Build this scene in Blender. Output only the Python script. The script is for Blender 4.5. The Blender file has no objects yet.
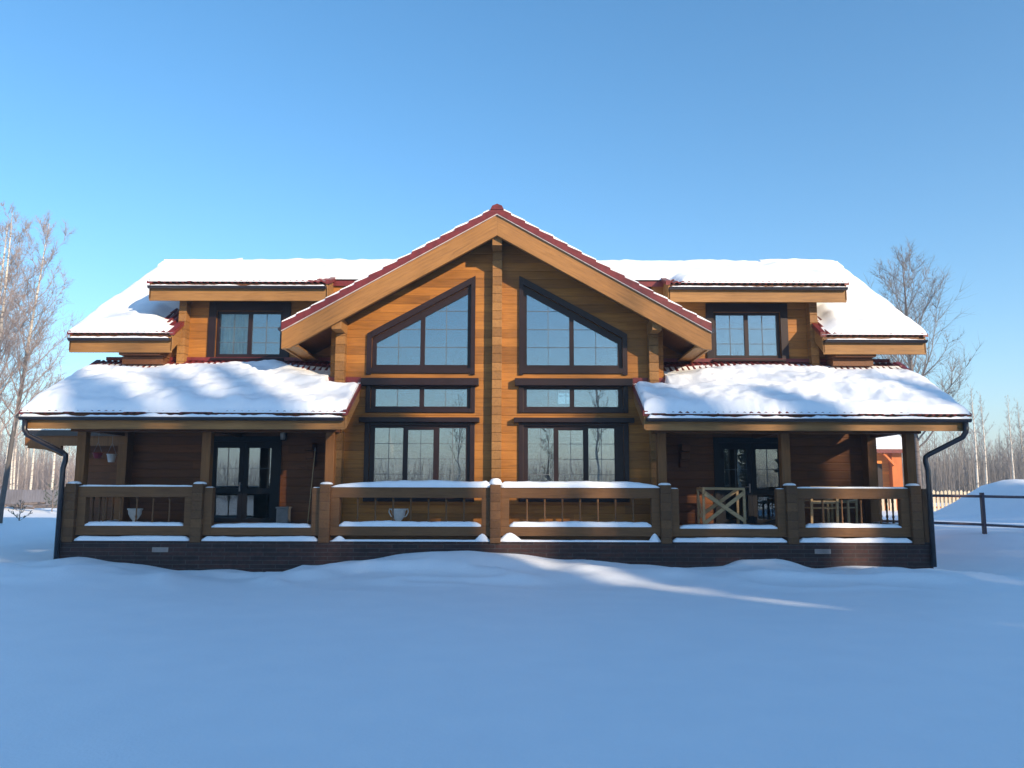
import bpy, bmesh, math, random
from mathutils import Vector, Matrix, noise as mnoise
R = math.radians
SC = bpy.context.scene
COL = SC.collection

# ------------------------------------------------------------------ camera
cam_d = bpy.data.cameras.new('camera')
cam_d.sensor_width = 36.0
cam_d.lens = 804.0 / 1024.0 * 36.0
cam_d.clip_start = 0.05
cam_d.clip_end = 3000.0
cam = bpy.data.objects.new('camera', cam_d)
COL.objects.link(cam)
cam.matrix_world = (Matrix.Translation((0, 0, 1.6)) @ Matrix.Rotation(R(90 + 7.5), 4, 'X')
                    @ Matrix.Rotation(R(0.15), 4, 'Z'))
SC.camera = cam

# ------------------------------------------------------------------ sky and sun
SUN_AZ, SUN_EL = 137.0, 18.6          # clockwise from +Y (away from the camera)
world = bpy.data.worlds.new('World')
SC.world = world
world.use_nodes = True
wn = world.node_tree
bg = wn.nodes['Background']
sky = wn.nodes.new('ShaderNodeTexSky')
sky.sky_type = 'NISHITA'
sky.sun_disc = False
sky.sun_elevation = R(SUN_EL)
sky.sun_rotation = R(SUN_AZ)
sky.altitude = 0
sky.air_density = 1.0
sky.dust_density = 0.3
sky.ozone_density = 3.0
hs = wn.nodes.new('ShaderNodeHueSaturation')
hs.inputs['Saturation'].default_value = 1.2
hs.inputs['Hue'].default_value = 0.494
wn.links.new(sky.outputs[0], hs.inputs['Color'])
wn.links.new(hs.outputs[0], bg.inputs['Color'])
bg.inputs['Strength'].default_value = 0.15

sun_d = bpy.data.lights.new('sun', 'SUN')
sun_d.energy = 4.7
sun_d.angle = R(0.53)
sun_d.color = (1.0, 0.80, 0.56)
sun = bpy.data.objects.new('sun', sun_d)
COL.objects.link(sun)
to_sun = Vector((math.sin(R(SUN_AZ)) * math.cos(R(SUN_EL)), math.cos(R(SUN_AZ)) * math.cos(R(SUN_EL)), math.sin(R(SUN_EL))))
sun.rotation_euler = (-to_sun).to_track_quat('-Z', 'Y').to_euler()
sun.location = (30, -30, 40)

SC.view_settings.view_transform = 'Standard'
SC.view_settings.look = 'None'
SC.view_settings.gamma = 1
SC.view_settings.use_curve_mapping = False
SC.view_settings.exposure = 0.80
SC.cycles.max_bounces = 8
SC.cycles.transparent_max_bounces = 12

# ------------------------------------------------------------------ helpers
def tag(o, label=None, cat=None, group=None, kind=None):
    if label: o['label'] = label
    if cat: o['category'] = cat
    if group: o['group'] = group
    if kind: o['kind'] = kind
    return o

def empty(name, loc, label, cat, group=None):
    o = bpy.data.objects.new(name, None)
    o.empty_display_size = 0.3
    o.location = loc
    COL.objects.link(o)
    return tag(o, label, cat, group)

ROOTLOC = {}
def root_loc(o):
    p = Vector((0, 0, 0))
    while o is not None:
        p += Vector(o.location)
        o = o.parent
    return p

class MB:
    """collects shapes in world coordinates; build() makes ONE mesh object"""
    def __init__(s): s.v = []; s.f = []
    def add(s, vs, fs):
        b = len(s.v)
        s.v += [tuple(v) for v in vs]
        s.f += [tuple(i + b for i in f) for f in fs]
        return s
    def box(s, x0, x1, y0, y1, z0, z1):
        if x0 > x1: x0, x1 = x1, x0
        if y0 > y1: y0, y1 = y1, y0
        if z0 > z1: z0, z1 = z1, z0
        return s.add([(x0,y0,z0),(x1,y0,z0),(x1,y1,z0),(x0,y1,z0),(x0,y0,z1),(x1,y0,z1),(x1,y1,z1),(x0,y1,z1)],
              [(0,3,2,1),(4,5,6,7),(0,1,5,4),(1,2,6,5),(2,3,7,6),(3,0,4,7)])
    def prism_y(s, poly, y0, y1):       # poly of (x,z), any winding
        a = sum(poly[i][0]*poly[(i+1)%len(poly)][1]-poly[(i+1)%len(poly)][0]*poly[i][1] for i in range(len(poly)))
        if a < 0: poly = poly[::-1]
        n = len(poly)
        vs = [(x,y0,z) for x,z in poly] + [(x,y1,z) for x,z in poly]
        fs = [tuple(range(n)), tuple(range(2*n-1, n-1, -1))]
        fs += [(i, i+n, (i+1)%n+n, (i+1)%n) for i in range(n)]
        return s.add(vs, fs)
    def prism_x(s, poly, x0, x1):       # poly of (y,z)
        a = sum(poly[i][0]*poly[(i+1)%len(poly)][1]-poly[(i+1)%len(poly)][0]*poly[i][1] for i in range(len(poly)))
        if a < 0: poly = poly[::-1]
        if x0 > x1: x0, x1 = x1, x0
        n = len(poly)
        vs = [(x1,y,z) for y,z in poly] + [(x0,y,z) for y,z in poly]
        fs = [tuple(range(n)), tuple(range(2*n-1, n-1, -1))]
        fs += [(i, i+n, (i+1)%n+n, (i+1)%n) for i in range(n)]
        return s.add(vs, fs)
    def tube(s, p0, p1, r0, r1=None, n=6, cap=True):
        if r1 is None: r1 = r0
        p0 = Vector(p0); p1 = Vector(p1)
        d = (p1 - p0)
        if d.length < 1e-6: return s
        d.normalize()
        a = Vector((0,0,1)) if abs(d.z) < 0.9 else Vector((1,0,0))
        u = d.cross(a).normalized(); w = d.cross(u)
        vs = []
        for p, r in ((p0, r0), (p1, r1)):
            for i in range(n):
                t = 2*math.pi*i/n
                vs.append(p + u*(r*math.cos(t)) + w*(r*math.sin(t)))
        fs = [(i, (i+1)%n, (i+1)%n+n, i+n) for i in range(n)]
        if cap: fs += [tuple(range(n-1,-1,-1)), tuple(range(n, 2*n))]
        return s.add(vs, fs)
    def bar(s, p0, p1, w, h):           # rectangular bar between two points
        p0 = Vector(p0); p1 = Vector(p1)
        d = (p1-p0).normalized()
        up = Vector((0,0,1)) if abs(d.z) < 0.95 else Vector((0,1,0))
        u = d.cross(up).normalized()*w/2; v = u.cross(d).normalized()*h/2
        vs = [p+a*u+b*v for p in (p0,p1) for a,b in ((-1,-1),(1,-1),(1,1),(-1,1))]
        return s.add(vs, [(0,1,2,3),(7,6,5,4),(0,4,5,1),(1,5,6,2),(2,6,7,3),(3,7,4,0)])
    def polytube(s, pts, r, n=8):
        pts = [Vector(p) for p in pts]
        rings = []
        for i, p in enumerate(pts):
            if i == 0: d = pts[1]-p
            elif i == len(pts)-1: d = p-pts[i-1]
            else: d = (pts[i+1]-p).normalized() + (p-pts[i-1]).normalized()
            d.normalize()
            a = Vector((0,1,0)) if abs(d.y) < 0.8 else Vector((1,0,0))
            u = d.cross(a).normalized(); w = d.cross(u)
            rings.append([p+u*(r*math.cos(2*math.pi*k/n))+w*(r*math.sin(2*math.pi*k/n)) for k in range(n)])
        vs = [v for q in rings for v in q]
        fs = [(j*n+i, j*n+(i+1)%n, (j+1)*n+(i+1)%n, (j+1)*n+i) for j in range(len(pts)-1) for i in range(n)]
        fs += [tuple(range(n-1,-1,-1)), tuple(range((len(pts)-1)*n, len(pts)*n))]
        return s.add(vs, fs)
    def lathe(s, c, prof, n=16):        # prof of (r,z)
        c = Vector(c); vs = []; m = len(prof)
        for r, z in prof:
            for i in range(n):
                t = 2*math.pi*i/n
                vs.append((c.x+r*math.cos(t), c.y+r*math.sin(t), c.z+z))
        fs = [(j*n+i, j*n+(i+1)%n, (j+1)*n+(i+1)%n, (j+1)*n+i) for j in range(m-1) for i in range(n)]
        fs += [tuple(range(n-1,-1,-1)), tuple(range((m-1)*n, m*n))]
        return s.add(vs, fs)
    def build(s, name, mat, parent=None, bevel=0, smooth=False, loc=None):
        off = root_loc(parent) if parent is not None else Vector(loc or (0,0,0))
        me = bpy.data.meshes.new(name)
        me.from_pydata([(v[0]-off.x, v[1]-off.y, v[2]-off.z) for v in s.v], [], s.f)
        me.update()
        me.materials.append(mat)
        if smooth: me.polygons.foreach_set('use_smooth', [True]*len(me.polygons))
        o = bpy.data.objects.new(name, me)
        COL.objects.link(o)
        if parent is not None: o.parent = parent
        else: o.location = off
        if bevel:
            b = o.modifiers.new('bevel', 'BEVEL'); b.width = bevel; b.segments = 2
            b.limit_method = 'ANGLE'; b.angle_limit = R(40)
        return o

def copy_tree(o, parent=None):
    c = o.copy(); COL.objects.link(c)
    if parent is not None: c.parent = parent
    for ch in list(o.children): copy_tree(ch, c)
    return c

# ------------------------------------------------------------------ materials
def newmat(name):
    m = bpy.data.materials.new(name); m.use_nodes = True
    nt = m.node_tree
    return m, nt, nt.nodes['Principled BSDF']

def N(nt, t, **kw):
    n = nt.nodes.new(t)
    for k, v in kw.items(): setattr(n, k, v)
    return n

def ramp(nt, src, stops):
    r = N(nt, 'ShaderNodeValToRGB')
    cr = r.color_ramp
    while len(cr.elements) < len(stops): cr.elements.new(0.5)
    for e, (p, c) in zip(cr.elements, stops):
        e.position = p; e.color = (c[0], c[1], c[2], 1)
    nt.links.new(src, r.inputs[0])
    return r

def math_n(nt, op, a, b=None, c=None):
    n = N(nt, 'ShaderNodeMath', operation=op)
    for i, x in enumerate((a, b, c)):
        if x is None: continue
        if isinstance(x, (int, float)): n.inputs[i].default_value = x
        else: nt.links.new(x, n.inputs[i])
    return n.outputs[0]

def mix_rgb(nt, fac, a, b, mode='MIX'):
    n = N(nt, 'ShaderNodeMix', data_type='RGBA', blend_type=mode)
    for i, x in ((0, fac), (6, a), (7, b)):
        if isinstance(x, (int, float)): n.inputs[i].default_value = x
        elif isinstance(x, tuple): n.inputs[i].default_value = (*x, 1)
        else: nt.links.new(x, n.inputs[i])
    return n.outputs[2]

def wood(name, c, axis='X', seam=0.0, angle=0.0, rough=0.55, seam_dark=0.3, var=0.2):
    """stained softwood: grain along axis; seam = height of the stacked courses"""
    m, nt, p = newmat(name)
    tc = N(nt, 'ShaderNodeTexCoord')
    mp = N(nt, 'ShaderNodeMapping')
    mp.inputs['Rotation'].default_value = (0, angle, 0)
    nt.links.new(tc.outputs['Object'], mp.inputs[0])
    sc = {'X': (0.7, 9, 9), 'Y': (9, 0.7, 9), 'Z': (9, 9, 0.7)}[axis]
    m2 = N(nt, 'ShaderNodeMapping'); m2.inputs['Scale'].default_value = sc
    nt.links.new(mp.outputs[0], m2.inputs[0])
    no = N(nt, 'ShaderNodeTexNoise'); no.inputs['Scale'].default_value = 3.0; no.inputs['Detail'].default_value = 7
    no.inputs['Roughness'].default_value = 0.65; no.inputs['Distortion'].default_value = 0.6
    nt.links.new(m2.outputs[0], no.inputs['Vector'])
    lo = tuple(x*(1-var*1.5) for x in c); hi = tuple(min(1, x*(1+var)) for x in c)
    col = ramp(nt, no.outputs[0], [(0.3, lo), (0.5, c), (0.72, hi)]).outputs[0]
    # large uneven weathering
    n2 = N(nt, 'ShaderNodeTexNoise'); n2.inputs['Scale'].default_value = 0.9; n2.inputs['Detail'].default_value = 4
    nt.links.new(tc.outputs['Object'], n2.inputs['Vector'])
    w2 = ramp(nt, n2.outputs[0], [(0.3, (0.72, 0.68, 0.64)), (0.6, (1, 1, 1))])
    col = mix_rgb(nt, 0.8, col, w2.outputs[0], 'MULTIPLY')
    sep = N(nt, 'ShaderNodeSeparateXYZ'); nt.links.new(tc.outputs['Object'], sep.inputs[0])
    height = no.outputs[0]; 
    if seam:
        q = math_n(nt, 'DIVIDE', sep.outputs[2], seam)
        cell = math_n(nt, 'FLOOR', q)
        # staggered board joints and board to board tone
        xs = math_n(nt, 'ADD', math_n(nt, 'MULTIPLY', sep.outputs[0], 0.27), math_n(nt, 'MULTIPLY', cell, 3.713))
        wn1 = N(nt, 'ShaderNodeTexWhiteNoise', noise_dimensions='2D')
        cb = N(nt, 'ShaderNodeCombineXYZ'); nt.links.new(math_n(nt, 'FLOOR', xs), cb.inputs[0]); nt.links.new(cell, cb.inputs[1])
        nt.links.new(cb.outputs[0], wn1.inputs['Vector'])
        tone = ramp(nt, wn1.outputs['Value'], [(0, (0.66, 0.62, 0.58)), (1, (1.16, 1.12, 1.06))])
        col = mix_rgb(nt, 0.85, col, tone.outputs[0], 'MULTIPLY')
        fr = math_n(nt, 'FRACT', q)
        dist = math_n(nt, 'MINIMUM', fr, math_n(nt, 'SUBTRACT', 1.0, fr))
        dm = math_n(nt, 'MULTIPLY', dist, seam)
        line = math_n(nt, 'LESS_THAN', dm, 0.006)
        col = mix_rgb(nt, math_n(nt, 'MULTIPLY', line, seam_dark), col, tuple(x*0.2 for x in c))
        groove = math_n(nt, 'MINIMUM', math_n(nt, 'DIVIDE', dm, 0.02), 1.0)
        height = math_n(nt, 'ADD', math_n(nt, 'MULTIPLY', no.outputs[0], 0.15), math_n(nt, 'MULTIPLY', groove, 1.0))
    bp = N(nt, 'ShaderNodeBump'); bp.inputs['Distance'].default_value = 0.007 if seam else 0.003
    bp.inputs['Strength'].default_value = 0.7
    nt.links.new(height, bp.inputs['Height']); nt.links.new(bp.outputs[0], p.inputs['Normal'])
    nt.links.new(col, p.inputs['Base Color'])
    p.inputs['Roughness'].default_value = rough
    p.inputs['Specular IOR Level'].default_value = 0.3
    return m

def plain(name, c, rough=0.5, metal=0.0, spec=0.4, nscale=6.0, var=0.2, bump=0.0):
    m, nt, p = newmat(name)
    tc = N(nt, 'ShaderNodeTexCoord')
    no = N(nt, 'ShaderNodeTexNoise'); no.inputs['Scale'].default_value = nscale; no.inputs['Detail'].default_value = 5
    nt.links.new(tc.outputs['Object'], no.inputs['Vector'])
    r = ramp(nt, no.outputs[0], [(0.3, tuple(x*(1-var) for x in c)), (0.7, tuple(min(1, x*(1+var)) for x in c))])
    nt.links.new(r.outputs[0], p.inputs['Base Color'])
    p.inputs['Roughness'].default_value = rough; p.inputs['Metallic'].default_value = metal
    p.inputs['Specular IOR Level'].default_value = spec
    if bump:
        b = N(nt, 'ShaderNodeBump'); b.inputs['Distance'].default_value = bump
        nt.links.new(no.outputs[0], b.inputs['Height']); nt.links.new(b.outputs[0], p.inputs['Normal'])
    return m

def snow_mat(name, fine=1.0):
    m, nt, p = newmat(name)
    tc = N(nt, 'ShaderNodeTexCoord')
    a = N(nt, 'ShaderNodeTexNoise'); a.inputs['Scale'].default_value = 1.6; a.inputs['Detail'].default_value = 6
    b = N(nt, 'ShaderNodeTexNoise'); b.inputs['Scale'].default_value = 38; b.inputs['Detail'].default_value = 4
    for n in (a, b): nt.links.new(tc.outputs['Object'], n.inputs['Vector'])
    h = math_n(nt, 'ADD', math_n(nt, 'MULTIPLY', a.outputs[0], 0.05*fine), math_n(nt, 'MULTIPLY', b.outputs[0], 0.010*fine))
    bp = N(nt, 'ShaderNodeBump'); bp.inputs['Distance'].default_value = 1.0; bp.inputs['Strength'].default_value = 0.5
    nt.links.new(h, bp.inputs['Height']); nt.links.new(bp.outputs[0], p.inputs['Normal'])
    r = ramp(nt, a.outputs[0], [(0.3, (0.84, 0.88, 0.93)), (0.7, (0.88, 0.91, 0.95))])
    nt.links.new(r.outputs[0], p.inputs['Base Color'])
    p.inputs['Roughness'].default_value = 0.6
    p.inputs['Specular IOR Level'].default_value = 0.25
    return m

def glass_mat(name, fac=0.26, tint=(0.75, 0.82, 0.85), refl=(0.86, 0.95, 1.0)):
    m, nt, p = newmat(name)
    nt.nodes.remove(p)
    out = nt.nodes['Material Output']
    tr = N(nt, 'ShaderNodeBsdfTransparent'); tr.inputs[0].default_value = (*tint, 1)
    gl = N(nt, 'ShaderNodeBsdfGlossy'); gl.inputs['Roughness'].default_value = 0.004; gl.inputs[0].default_value = (*refl, 1)
    tc = N(nt, 'ShaderNodeTexCoord')
    no = N(nt, 'ShaderNodeTexNoise'); no.inputs['Scale'].default_value = 1.7; no.inputs['Detail'].default_value = 1
    nt.links.new(tc.outputs['Object'], no.inputs['Vector'])
    bp = N(nt, 'ShaderNodeBump'); bp.inputs['Distance'].default_value = 0.0015; bp.inputs['Strength'].default_value = 1
    nt.links.new(no.outputs[0], bp.inputs['Height']); nt.links.new(bp.outputs[0], gl.inputs['Normal'])
    fr = N(nt, 'ShaderNodeFresnel'); fr.inputs[0].default_value = 1.5
    f = math_n(nt, 'MINIMUM', math_n(nt, 'ADD', math_n(nt, 'MULTIPLY', fr.outputs[0], 1.0), fac), 1.0)
    mx = N(nt, 'ShaderNodeMixShader')
    nt.links.new(f, mx.inputs[0]); nt.links.new(tr.outputs[0], mx.inputs[1]); nt.links.new(gl.outputs[0], mx.inputs[2])
    nt.links.new(mx.outputs[0], out.inputs[0])
    return m

def brick_mat():
    m, nt, p = newmat('dark_brick')
    tc = N(nt, 'ShaderNodeTexCoord')
    mp = N(nt, 'ShaderNodeMapping'); mp.inputs['Rotation'].default_value = (R(90), 0, 0)
    nt.links.new(tc.outputs['Object'], mp.inputs[0])
    br = N(nt, 'ShaderNodeTexBrick')
    br.inputs['Scale'].default_value = 1.0
    br.inputs['Brick Width'].default_value = 0.5; br.inputs['Row Height'].default_value = 0.078
    br.inputs['Mortar Size'].default_value = 0.008; br.inputs['Mortar Smooth'].default_value = 0.2
    br.inputs['Color1'].default_value = (0.060, 0.022, 0.016, 1); br.inputs['Color2'].default_value = (0.028, 0.012, 0.011, 1)
    br.inputs['Mortar'].default_value = (0.065, 0.055, 0.05, 1)
    nt.links.new(mp.outputs[0], br.inputs['Vector'])
    no = N(nt, 'ShaderNodeTexNoise'); no.inputs['Scale'].default_value = 14; no.inputs['Detail'].default_value = 5
    nt.links.new(tc.outputs['Object'], no.inputs['Vector'])
    r = ramp(nt, no.outputs[0], [(0.3, (0.6, 0.6, 0.6)), (0.7, (1.25, 1.2, 1.2))])
    nt.links.new(mix_rgb(nt, 0.9, br.outputs[0], r.outputs[0], 'MULTIPLY'), p.inputs['Base Color'])
    bp = N(nt, 'ShaderNodeBump'); bp.inputs['Distance'].default_value = 0.01; bp.invert = True
    nt.links.new(br.outputs['Fac'], bp.inputs['Height']); nt.links.new(bp.outputs[0], p.inputs['Normal'])
    p.inputs['Roughness'].default_value = 0.8
    return m

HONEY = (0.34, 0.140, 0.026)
BEAM = (0.29, 0.145, 0.046)
GREYW = (0.165, 0.078, 0.030)
M = {}
M['wall'] = wood('timber_wall', HONEY, 'X', seam=0.185)
M['wall_wing'] = wood('timber_wall_wing', (0.16, 0.054, 0.011), 'X', seam=0.185)  # darker copy of the wall timber, porch shade put into its colour
M['wall_side'] = wood('timber_wall_side', HONEY, 'Y', seam=0.185)
M['logend'] = wood('timber_log_end', BEAM, 'Y', seam=0.185)
M['beam'] = wood('timber_beam', BEAM, 'X')
M['beam_l'] = wood('timber_rake_left', (0.31, 0.145, 0.042), 'X', angle=R(29.5))
M['beam_r'] = wood('timber_rake_right', (0.31, 0.145, 0.043), 'X', angle=R(-29.5))
M['beam_y'] = wood('timber_purlin', BEAM, 'Y')
M['column'] = wood('timber_column', (0.21, 0.088, 0.024), 'Z')
M['soffit'] = wood('timber_soffit', (0.14, 0.055, 0.02), 'Y')
M['rail'] = wood('railing_wood', GREYW, 'X', rough=0.7)
M['rail_v'] = wood('railing_wood_upright', (0.16, 0.078, 0.032), 'Z', rough=0.7)
M['rail_post'] = wood('railing_post_wood', (0.16, 0.08, 0.034), 'Y', seam=0.17, rough=0.7)
M['trim'] = plain('dark_brown_trim', (0.016, 0.006, 0.006), 0.45, spec=0.3)
M['gutter'] = plain('dark_gutter', (0.018, 0.015, 0.02), 0.3, spec=0.5)
M['tile'] = plain('dark_red_tile', (0.14, 0.018, 0.018), 0.42, nscale=9, var=0.3)
M['brick'] = brick_mat()
M['snow'] = snow_mat('roof_snow_surface', 0.8)
M['ground'] = snow_mat('ground_snow_surface', 1.0)
M['glass'] = glass_mat('window_glass', 0.17)
M['glass_dark'] = glass_mat('door_glass', 0.05)
M['muntin'] = plain('glazing_bar', (0.11, 0.12, 0.13), 0.4)
M['darkwood'] = plain('dark_door_paint', (0.008, 0.008, 0.011), 0.5, spec=0.2)
M['inner'] = plain('interior_wall', (0.20, 0.13, 0.08), 0.8)
M['curtain'] = plain('beige_curtain', (0.85, 0.76, 0.60), 0.9)
M['cap'] = plain('snow_edge_strip', (0.55, 0.48, 0.46), 0.6)
M['vent'] = plain('vent_grille', (0.32, 0.27, 0.25), 0.6)
M['metal'] = plain('rusty_pipe', (0.07, 0.045, 0.06), 0.5)
M['ceramic'] = plain('white_urn', (0.62, 0.60, 0.57), 0.5)
M['red'] = plain('red_pot', (0.22, 0.02, 0.03), 0.5)
M['pale'] = wood('pale_unpainted_wood', (0.46, 0.33, 0.18), 'X', rough=0.7)
M['grey'] = plain('grey_box', (0.20, 0.20, 0.21), 0.6)
M['soil'] = plain('soil', (0.05, 0.035, 0.025), 0.9)
M['lampglass'] = plain('lamp_shade_glass', (0.35, 0.32, 0.28), 0.3)
M['orange'] = wood('orange_stained_boards', (0.80, 0.27, 0.04), 'X', seam=0.2, var=0.12)
M['orange_dk'] = wood('orange_post', (0.55, 0.15, 0.03), 'Z', var=0.12)
M['picket'] = wood('weathered_picket', (0.62, 0.55, 0.42), 'Z', rough=0.8)
M['fence'] = wood('grey_board_fence', (0.17, 0.165, 0.19), 'Z', rough=0.8)
def bark(name, birch, hi=(0.62, 0.56, 0.48), lo=(0.10, 0.08, 0.07)):
    m, nt, p = newmat(name)
    tc = N(nt, 'ShaderNodeTexCoord')
    mp = N(nt, 'ShaderNodeMapping'); mp.inputs['Scale'].default_value = (2, 2, 9)
    nt.links.new(tc.outputs['Object'], mp.inputs[0])
    no = N(nt, 'ShaderNodeTexNoise'); no.inputs['Scale'].default_value = 1.4; no.inputs['Detail'].default_value = 6
    nt.links.new(mp.outputs[0], no.inputs['Vector'])
    c = ramp(nt, no.outputs[0], [(0.36, lo), (0.48, hi)]).outputs[0]
    if birch:   # shade painted into the bark low on the stem, white above
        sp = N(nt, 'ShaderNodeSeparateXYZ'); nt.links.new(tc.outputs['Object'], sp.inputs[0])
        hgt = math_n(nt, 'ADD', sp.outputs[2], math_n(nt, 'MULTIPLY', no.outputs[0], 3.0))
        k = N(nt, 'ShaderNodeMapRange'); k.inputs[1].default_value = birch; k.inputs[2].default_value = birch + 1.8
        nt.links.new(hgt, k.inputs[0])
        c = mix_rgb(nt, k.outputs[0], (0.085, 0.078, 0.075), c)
    nt.links.new(c, p.inputs['Base Color']); p.inputs['Roughness'].default_value = 0.8
    return m
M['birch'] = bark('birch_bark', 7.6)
M['birch_w'] = bark('birch_bark_white', 0.0)
M['greybark'] = bark('grey_bark', 0.0, (0.17, 0.14, 0.13), (0.08, 0.065, 0.06))
M['twig'] = plain('birch_twigs', (0.29, 0.24, 0.225), 0.8)
M['twig2'] = plain('grey_twigs', (0.20, 0.18, 0.17), 0.8)
M['needle'] = plain('spruce_needles', (0.035, 0.06, 0.03), 0.8, nscale=3, var=0.4)

# ------------------------------------------------------------------ ground (one sheet of snow with drifts)
def lerp_tab(tab, x):
    if x <= tab[0][0]: return tab[0][1]
    for (a, za), (b, zb) in zip(tab, tab[1:]):
        if x <= b:
            t = (x-a)/(b-a); t = t*t*(3-2*t)
            return za+(zb-za)*t
    return tab[-1][1]
DRIFT = [(-13, 0.05), (-10.6, 0.1), (-9.2, 0.20), (-8.4, 0.30), (-7.3, 0.13), (-6.2, 0.02), (-5.5, 0.05), (-4.9, -0.03), (-4.3, -0.02), (-3.9, 0.13),
         (-3.0, 0.25), (-2.0, 0.36), (0.0, 0.37), (1.2, 0.27), (2.4, 0.17), (3.3, 0.07), (4.0, 0.12), (4.5, 0.27), (5.0, 0.26), (5.8, 0.10), (6.7, 0.17), (7.4, 0.16), (8.1, 0.07), (8.8, 0.0), (10, 0.05), (13, 0.25)]
def sstep(a, b, x):
    t = max(0.0, min(1.0, (x-a)/(b-a))); return t*t*(3-2*t)
def ground_z(x, y):
    n1 = mnoise.noise((x*0.11, y*0.11, 3.1)); n2 = mnoise.noise((x*0.45+5, y*0.5, 7.7)); n3 = mnoise.noise((x*1.3, y*1.9, 1.2))
    near = sstep(6.0, 13.5, y)
    z = 0.05*n1 + 0.030*n2*(0.35+near) + 0.010*n3*near
    # banked drift in front of the plinth
    d = 15.9 - y
    if y < 15.9:
        k = math.exp(-(max(0, d)/1.25)**2)
        wob = lerp_tab(DRIFT, x + 0.25*mnoise.noise((x*0.6, y*0.7, 9)))
        z += wob*k*(1.0 + 0.15*n2)
        rg = 1-abs(mnoise.noise((x*0.55+0.35*y, y*0.95, 4.4)))*2.4
        lobes = 0.13*max(0, rg)**1.5*math.exp(-((d-1.3)/1.15)**2) + 0.035*mnoise.noise((x*1.9, y*2.6, 8.8))*math.exp(-((d-0.9)/1.0)**2)
        z += lobes
        # wind ridges on the left foreground
        z += 0.20*math.exp(-((x+10.2)/3.2)**2)*math.exp(-((y-12.3)/1.0)**2)
        z += 0.22*math.exp(-((x+8.2)/2.6)**2)*math.exp(-((y-14.0)/0.7)**2)
        z += 0.10*math.exp(-((x-1.6)/1.6)**2)*math.exp(-((y-14.6)/0.5)**2)
        z += 0.09*math.exp(-((x-7.2)/1.7)**2)*math.exp(-((y-14.4)/0.45)**2)
    else:
        z += lerp_tab(DRIFT, x)*math.exp(-((y-15.9)/1.5)**2)
    # right of the house the snow lies higher, then the bulldozed bank
    r = sstep(8.8, 12.5, x)
    z += 0.55*r*sstep(15.0, 22.0, y)
    bx, by = x-19.7, y-31.0
    b = math.exp(-((bx/(2.45 if bx < 0 else 4.5))**2 + (by/3.0)**2)**1.5)
    z += 1.40*b*(1+0.25*mnoise.noise((x*0.5, y*0.5, 2.2))+0.06*mnoise.noise((x*1.7, y*1.7, 5.2))+0.05*mnoise.noise((x*4, y*4, 1.2)))
    z += 0.8*math.exp(-((x-25.5)/3.0)**2-((y-31.5)/3.5)**2)
    # left field
    l = sstep(-9.5, -14, x)
    z += 0.25*l*sstep(17, 30, y)
    z += 0.45*math.exp(-((x+27.5)/2.2)**2-((y-45.0)/3.0)**2)
    far = sstep(60, 220, math.hypot(x, y))
    z += far*1.2*n1
    return z
def axis(lo, hi, dl, dh, step, grow, end):
    a = []; x = lo
    while x < hi: a.append(x); x += step
    a.append(hi)
    s = step; x = hi
    while x < end: s *= grow; x += s; a.append(x)
    s = step; x = lo; b = []
    while x > -end: s *= grow; x -= s; b.append(x)
    return b[::-1] + a
xs = axis(-14, 14, 0, 0, 0.14, 1.055, 900)
ys = []
y = 1.0
while y < 19: ys.append(y); y += (0.22 if y < 11.5 else 0.10)
s_ = 0.14
while y < 1400: ys.append(y); s_ *= 1.05; y += s_
yb = []; y = 1.0; s_ = 0.3
while y > -900: s_ *= 1.08; y -= s_; yb.append(y)
ys = yb[::-1] + ys
g = MB()
g.v = [(x, y, ground_z(x, y)) for y in ys for x in xs]
nx = len(xs)
g.f = [(j*nx+i, j*nx+i+1, (j+1)*nx+i+1, (j+1)*nx+i) for j in range(len(ys)-1) for i in range(nx-1)]
o = g.build('snow_ground', M['ground'], smooth=True)
tag(o, 'smooth untrodden snow field with soft drifts in front of the timber house', 'snow', kind='structure')

# ------------------------------------------------------------------ the house
CX = -0.32
def X(off): return CX + off
house = empty('log_house', (CX, 17.0, 0.0), 'large two storey timber house with central gable and snowy red tiled roofs', 'house')
H = house

# --- foundation and deck
MB().box(X(-8.5), X(8.5), 15.9, 25.6, -0.5, 0.60).build('foundation', M['brick'], H, bevel=0.01)
MB().box(X(-8.19), X(8.19), 16.112, 18.1, 0.603, 0.87).build('deck_floor', M['rail'], H)
for px_off in (-6.50, 6.36):
    v = MB().box(X(px_off-0.155), X(px_off+0.155), 15.885, 15.905, 0.385, 0.475)
    vo = v.build('vent_grille', M['vent'], H)
    v = MB()
    for k in range(3): v.box(X(px_off-0.12), X(px_off+0.12), 15.879, 15.885, 0.405+0.022*k, 0.413+0.022*k)
    v.build('slat', M['grey'], vo)

# --- walls
def band_wall(mb, zs, left, right, holes, y0, y1):
    """front and back prisms between the breakpoints zs; holes = (z0,z1,xl(z),xr(z))"""
    zs = sorted(set(round(z, 4) for z in zs))
    for a, b in zip(zs, zs[1:]):
        mid = (a+b)/2
        hs_ = sorted([h for h in holes if h[0] <= mid <= h[1]], key=lambda h: h[2](mid))
        edges = [left] + [e for h in hs_ for e in (h[2], h[3])] + [right]
        for i in range(0, len(edges), 2):
            l, r = edges[i], edges[i+1]
            if r(mid) - l(mid) < 1e-4: continue
            q = [(l(a), a), (r(a), a), (r(b), b), (l(b), b)]
            q2 = [q[0]]
            for p in q[1:]:
                if abs(p[0]-q2[-1][0]) + abs(p[1]-q2[-1][1]) > 1e-4: q2.append(p)
            if len(q2) > 2 and abs(q2[0][0]-q2[-1][0])+abs(q2[0][1]-q2[-1][1]) < 1e-4: q2.pop()
            if len(q2) > 2: mb.prism_y(q2, y0, y1)
const = lambda c: (lambda z: c)

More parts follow.
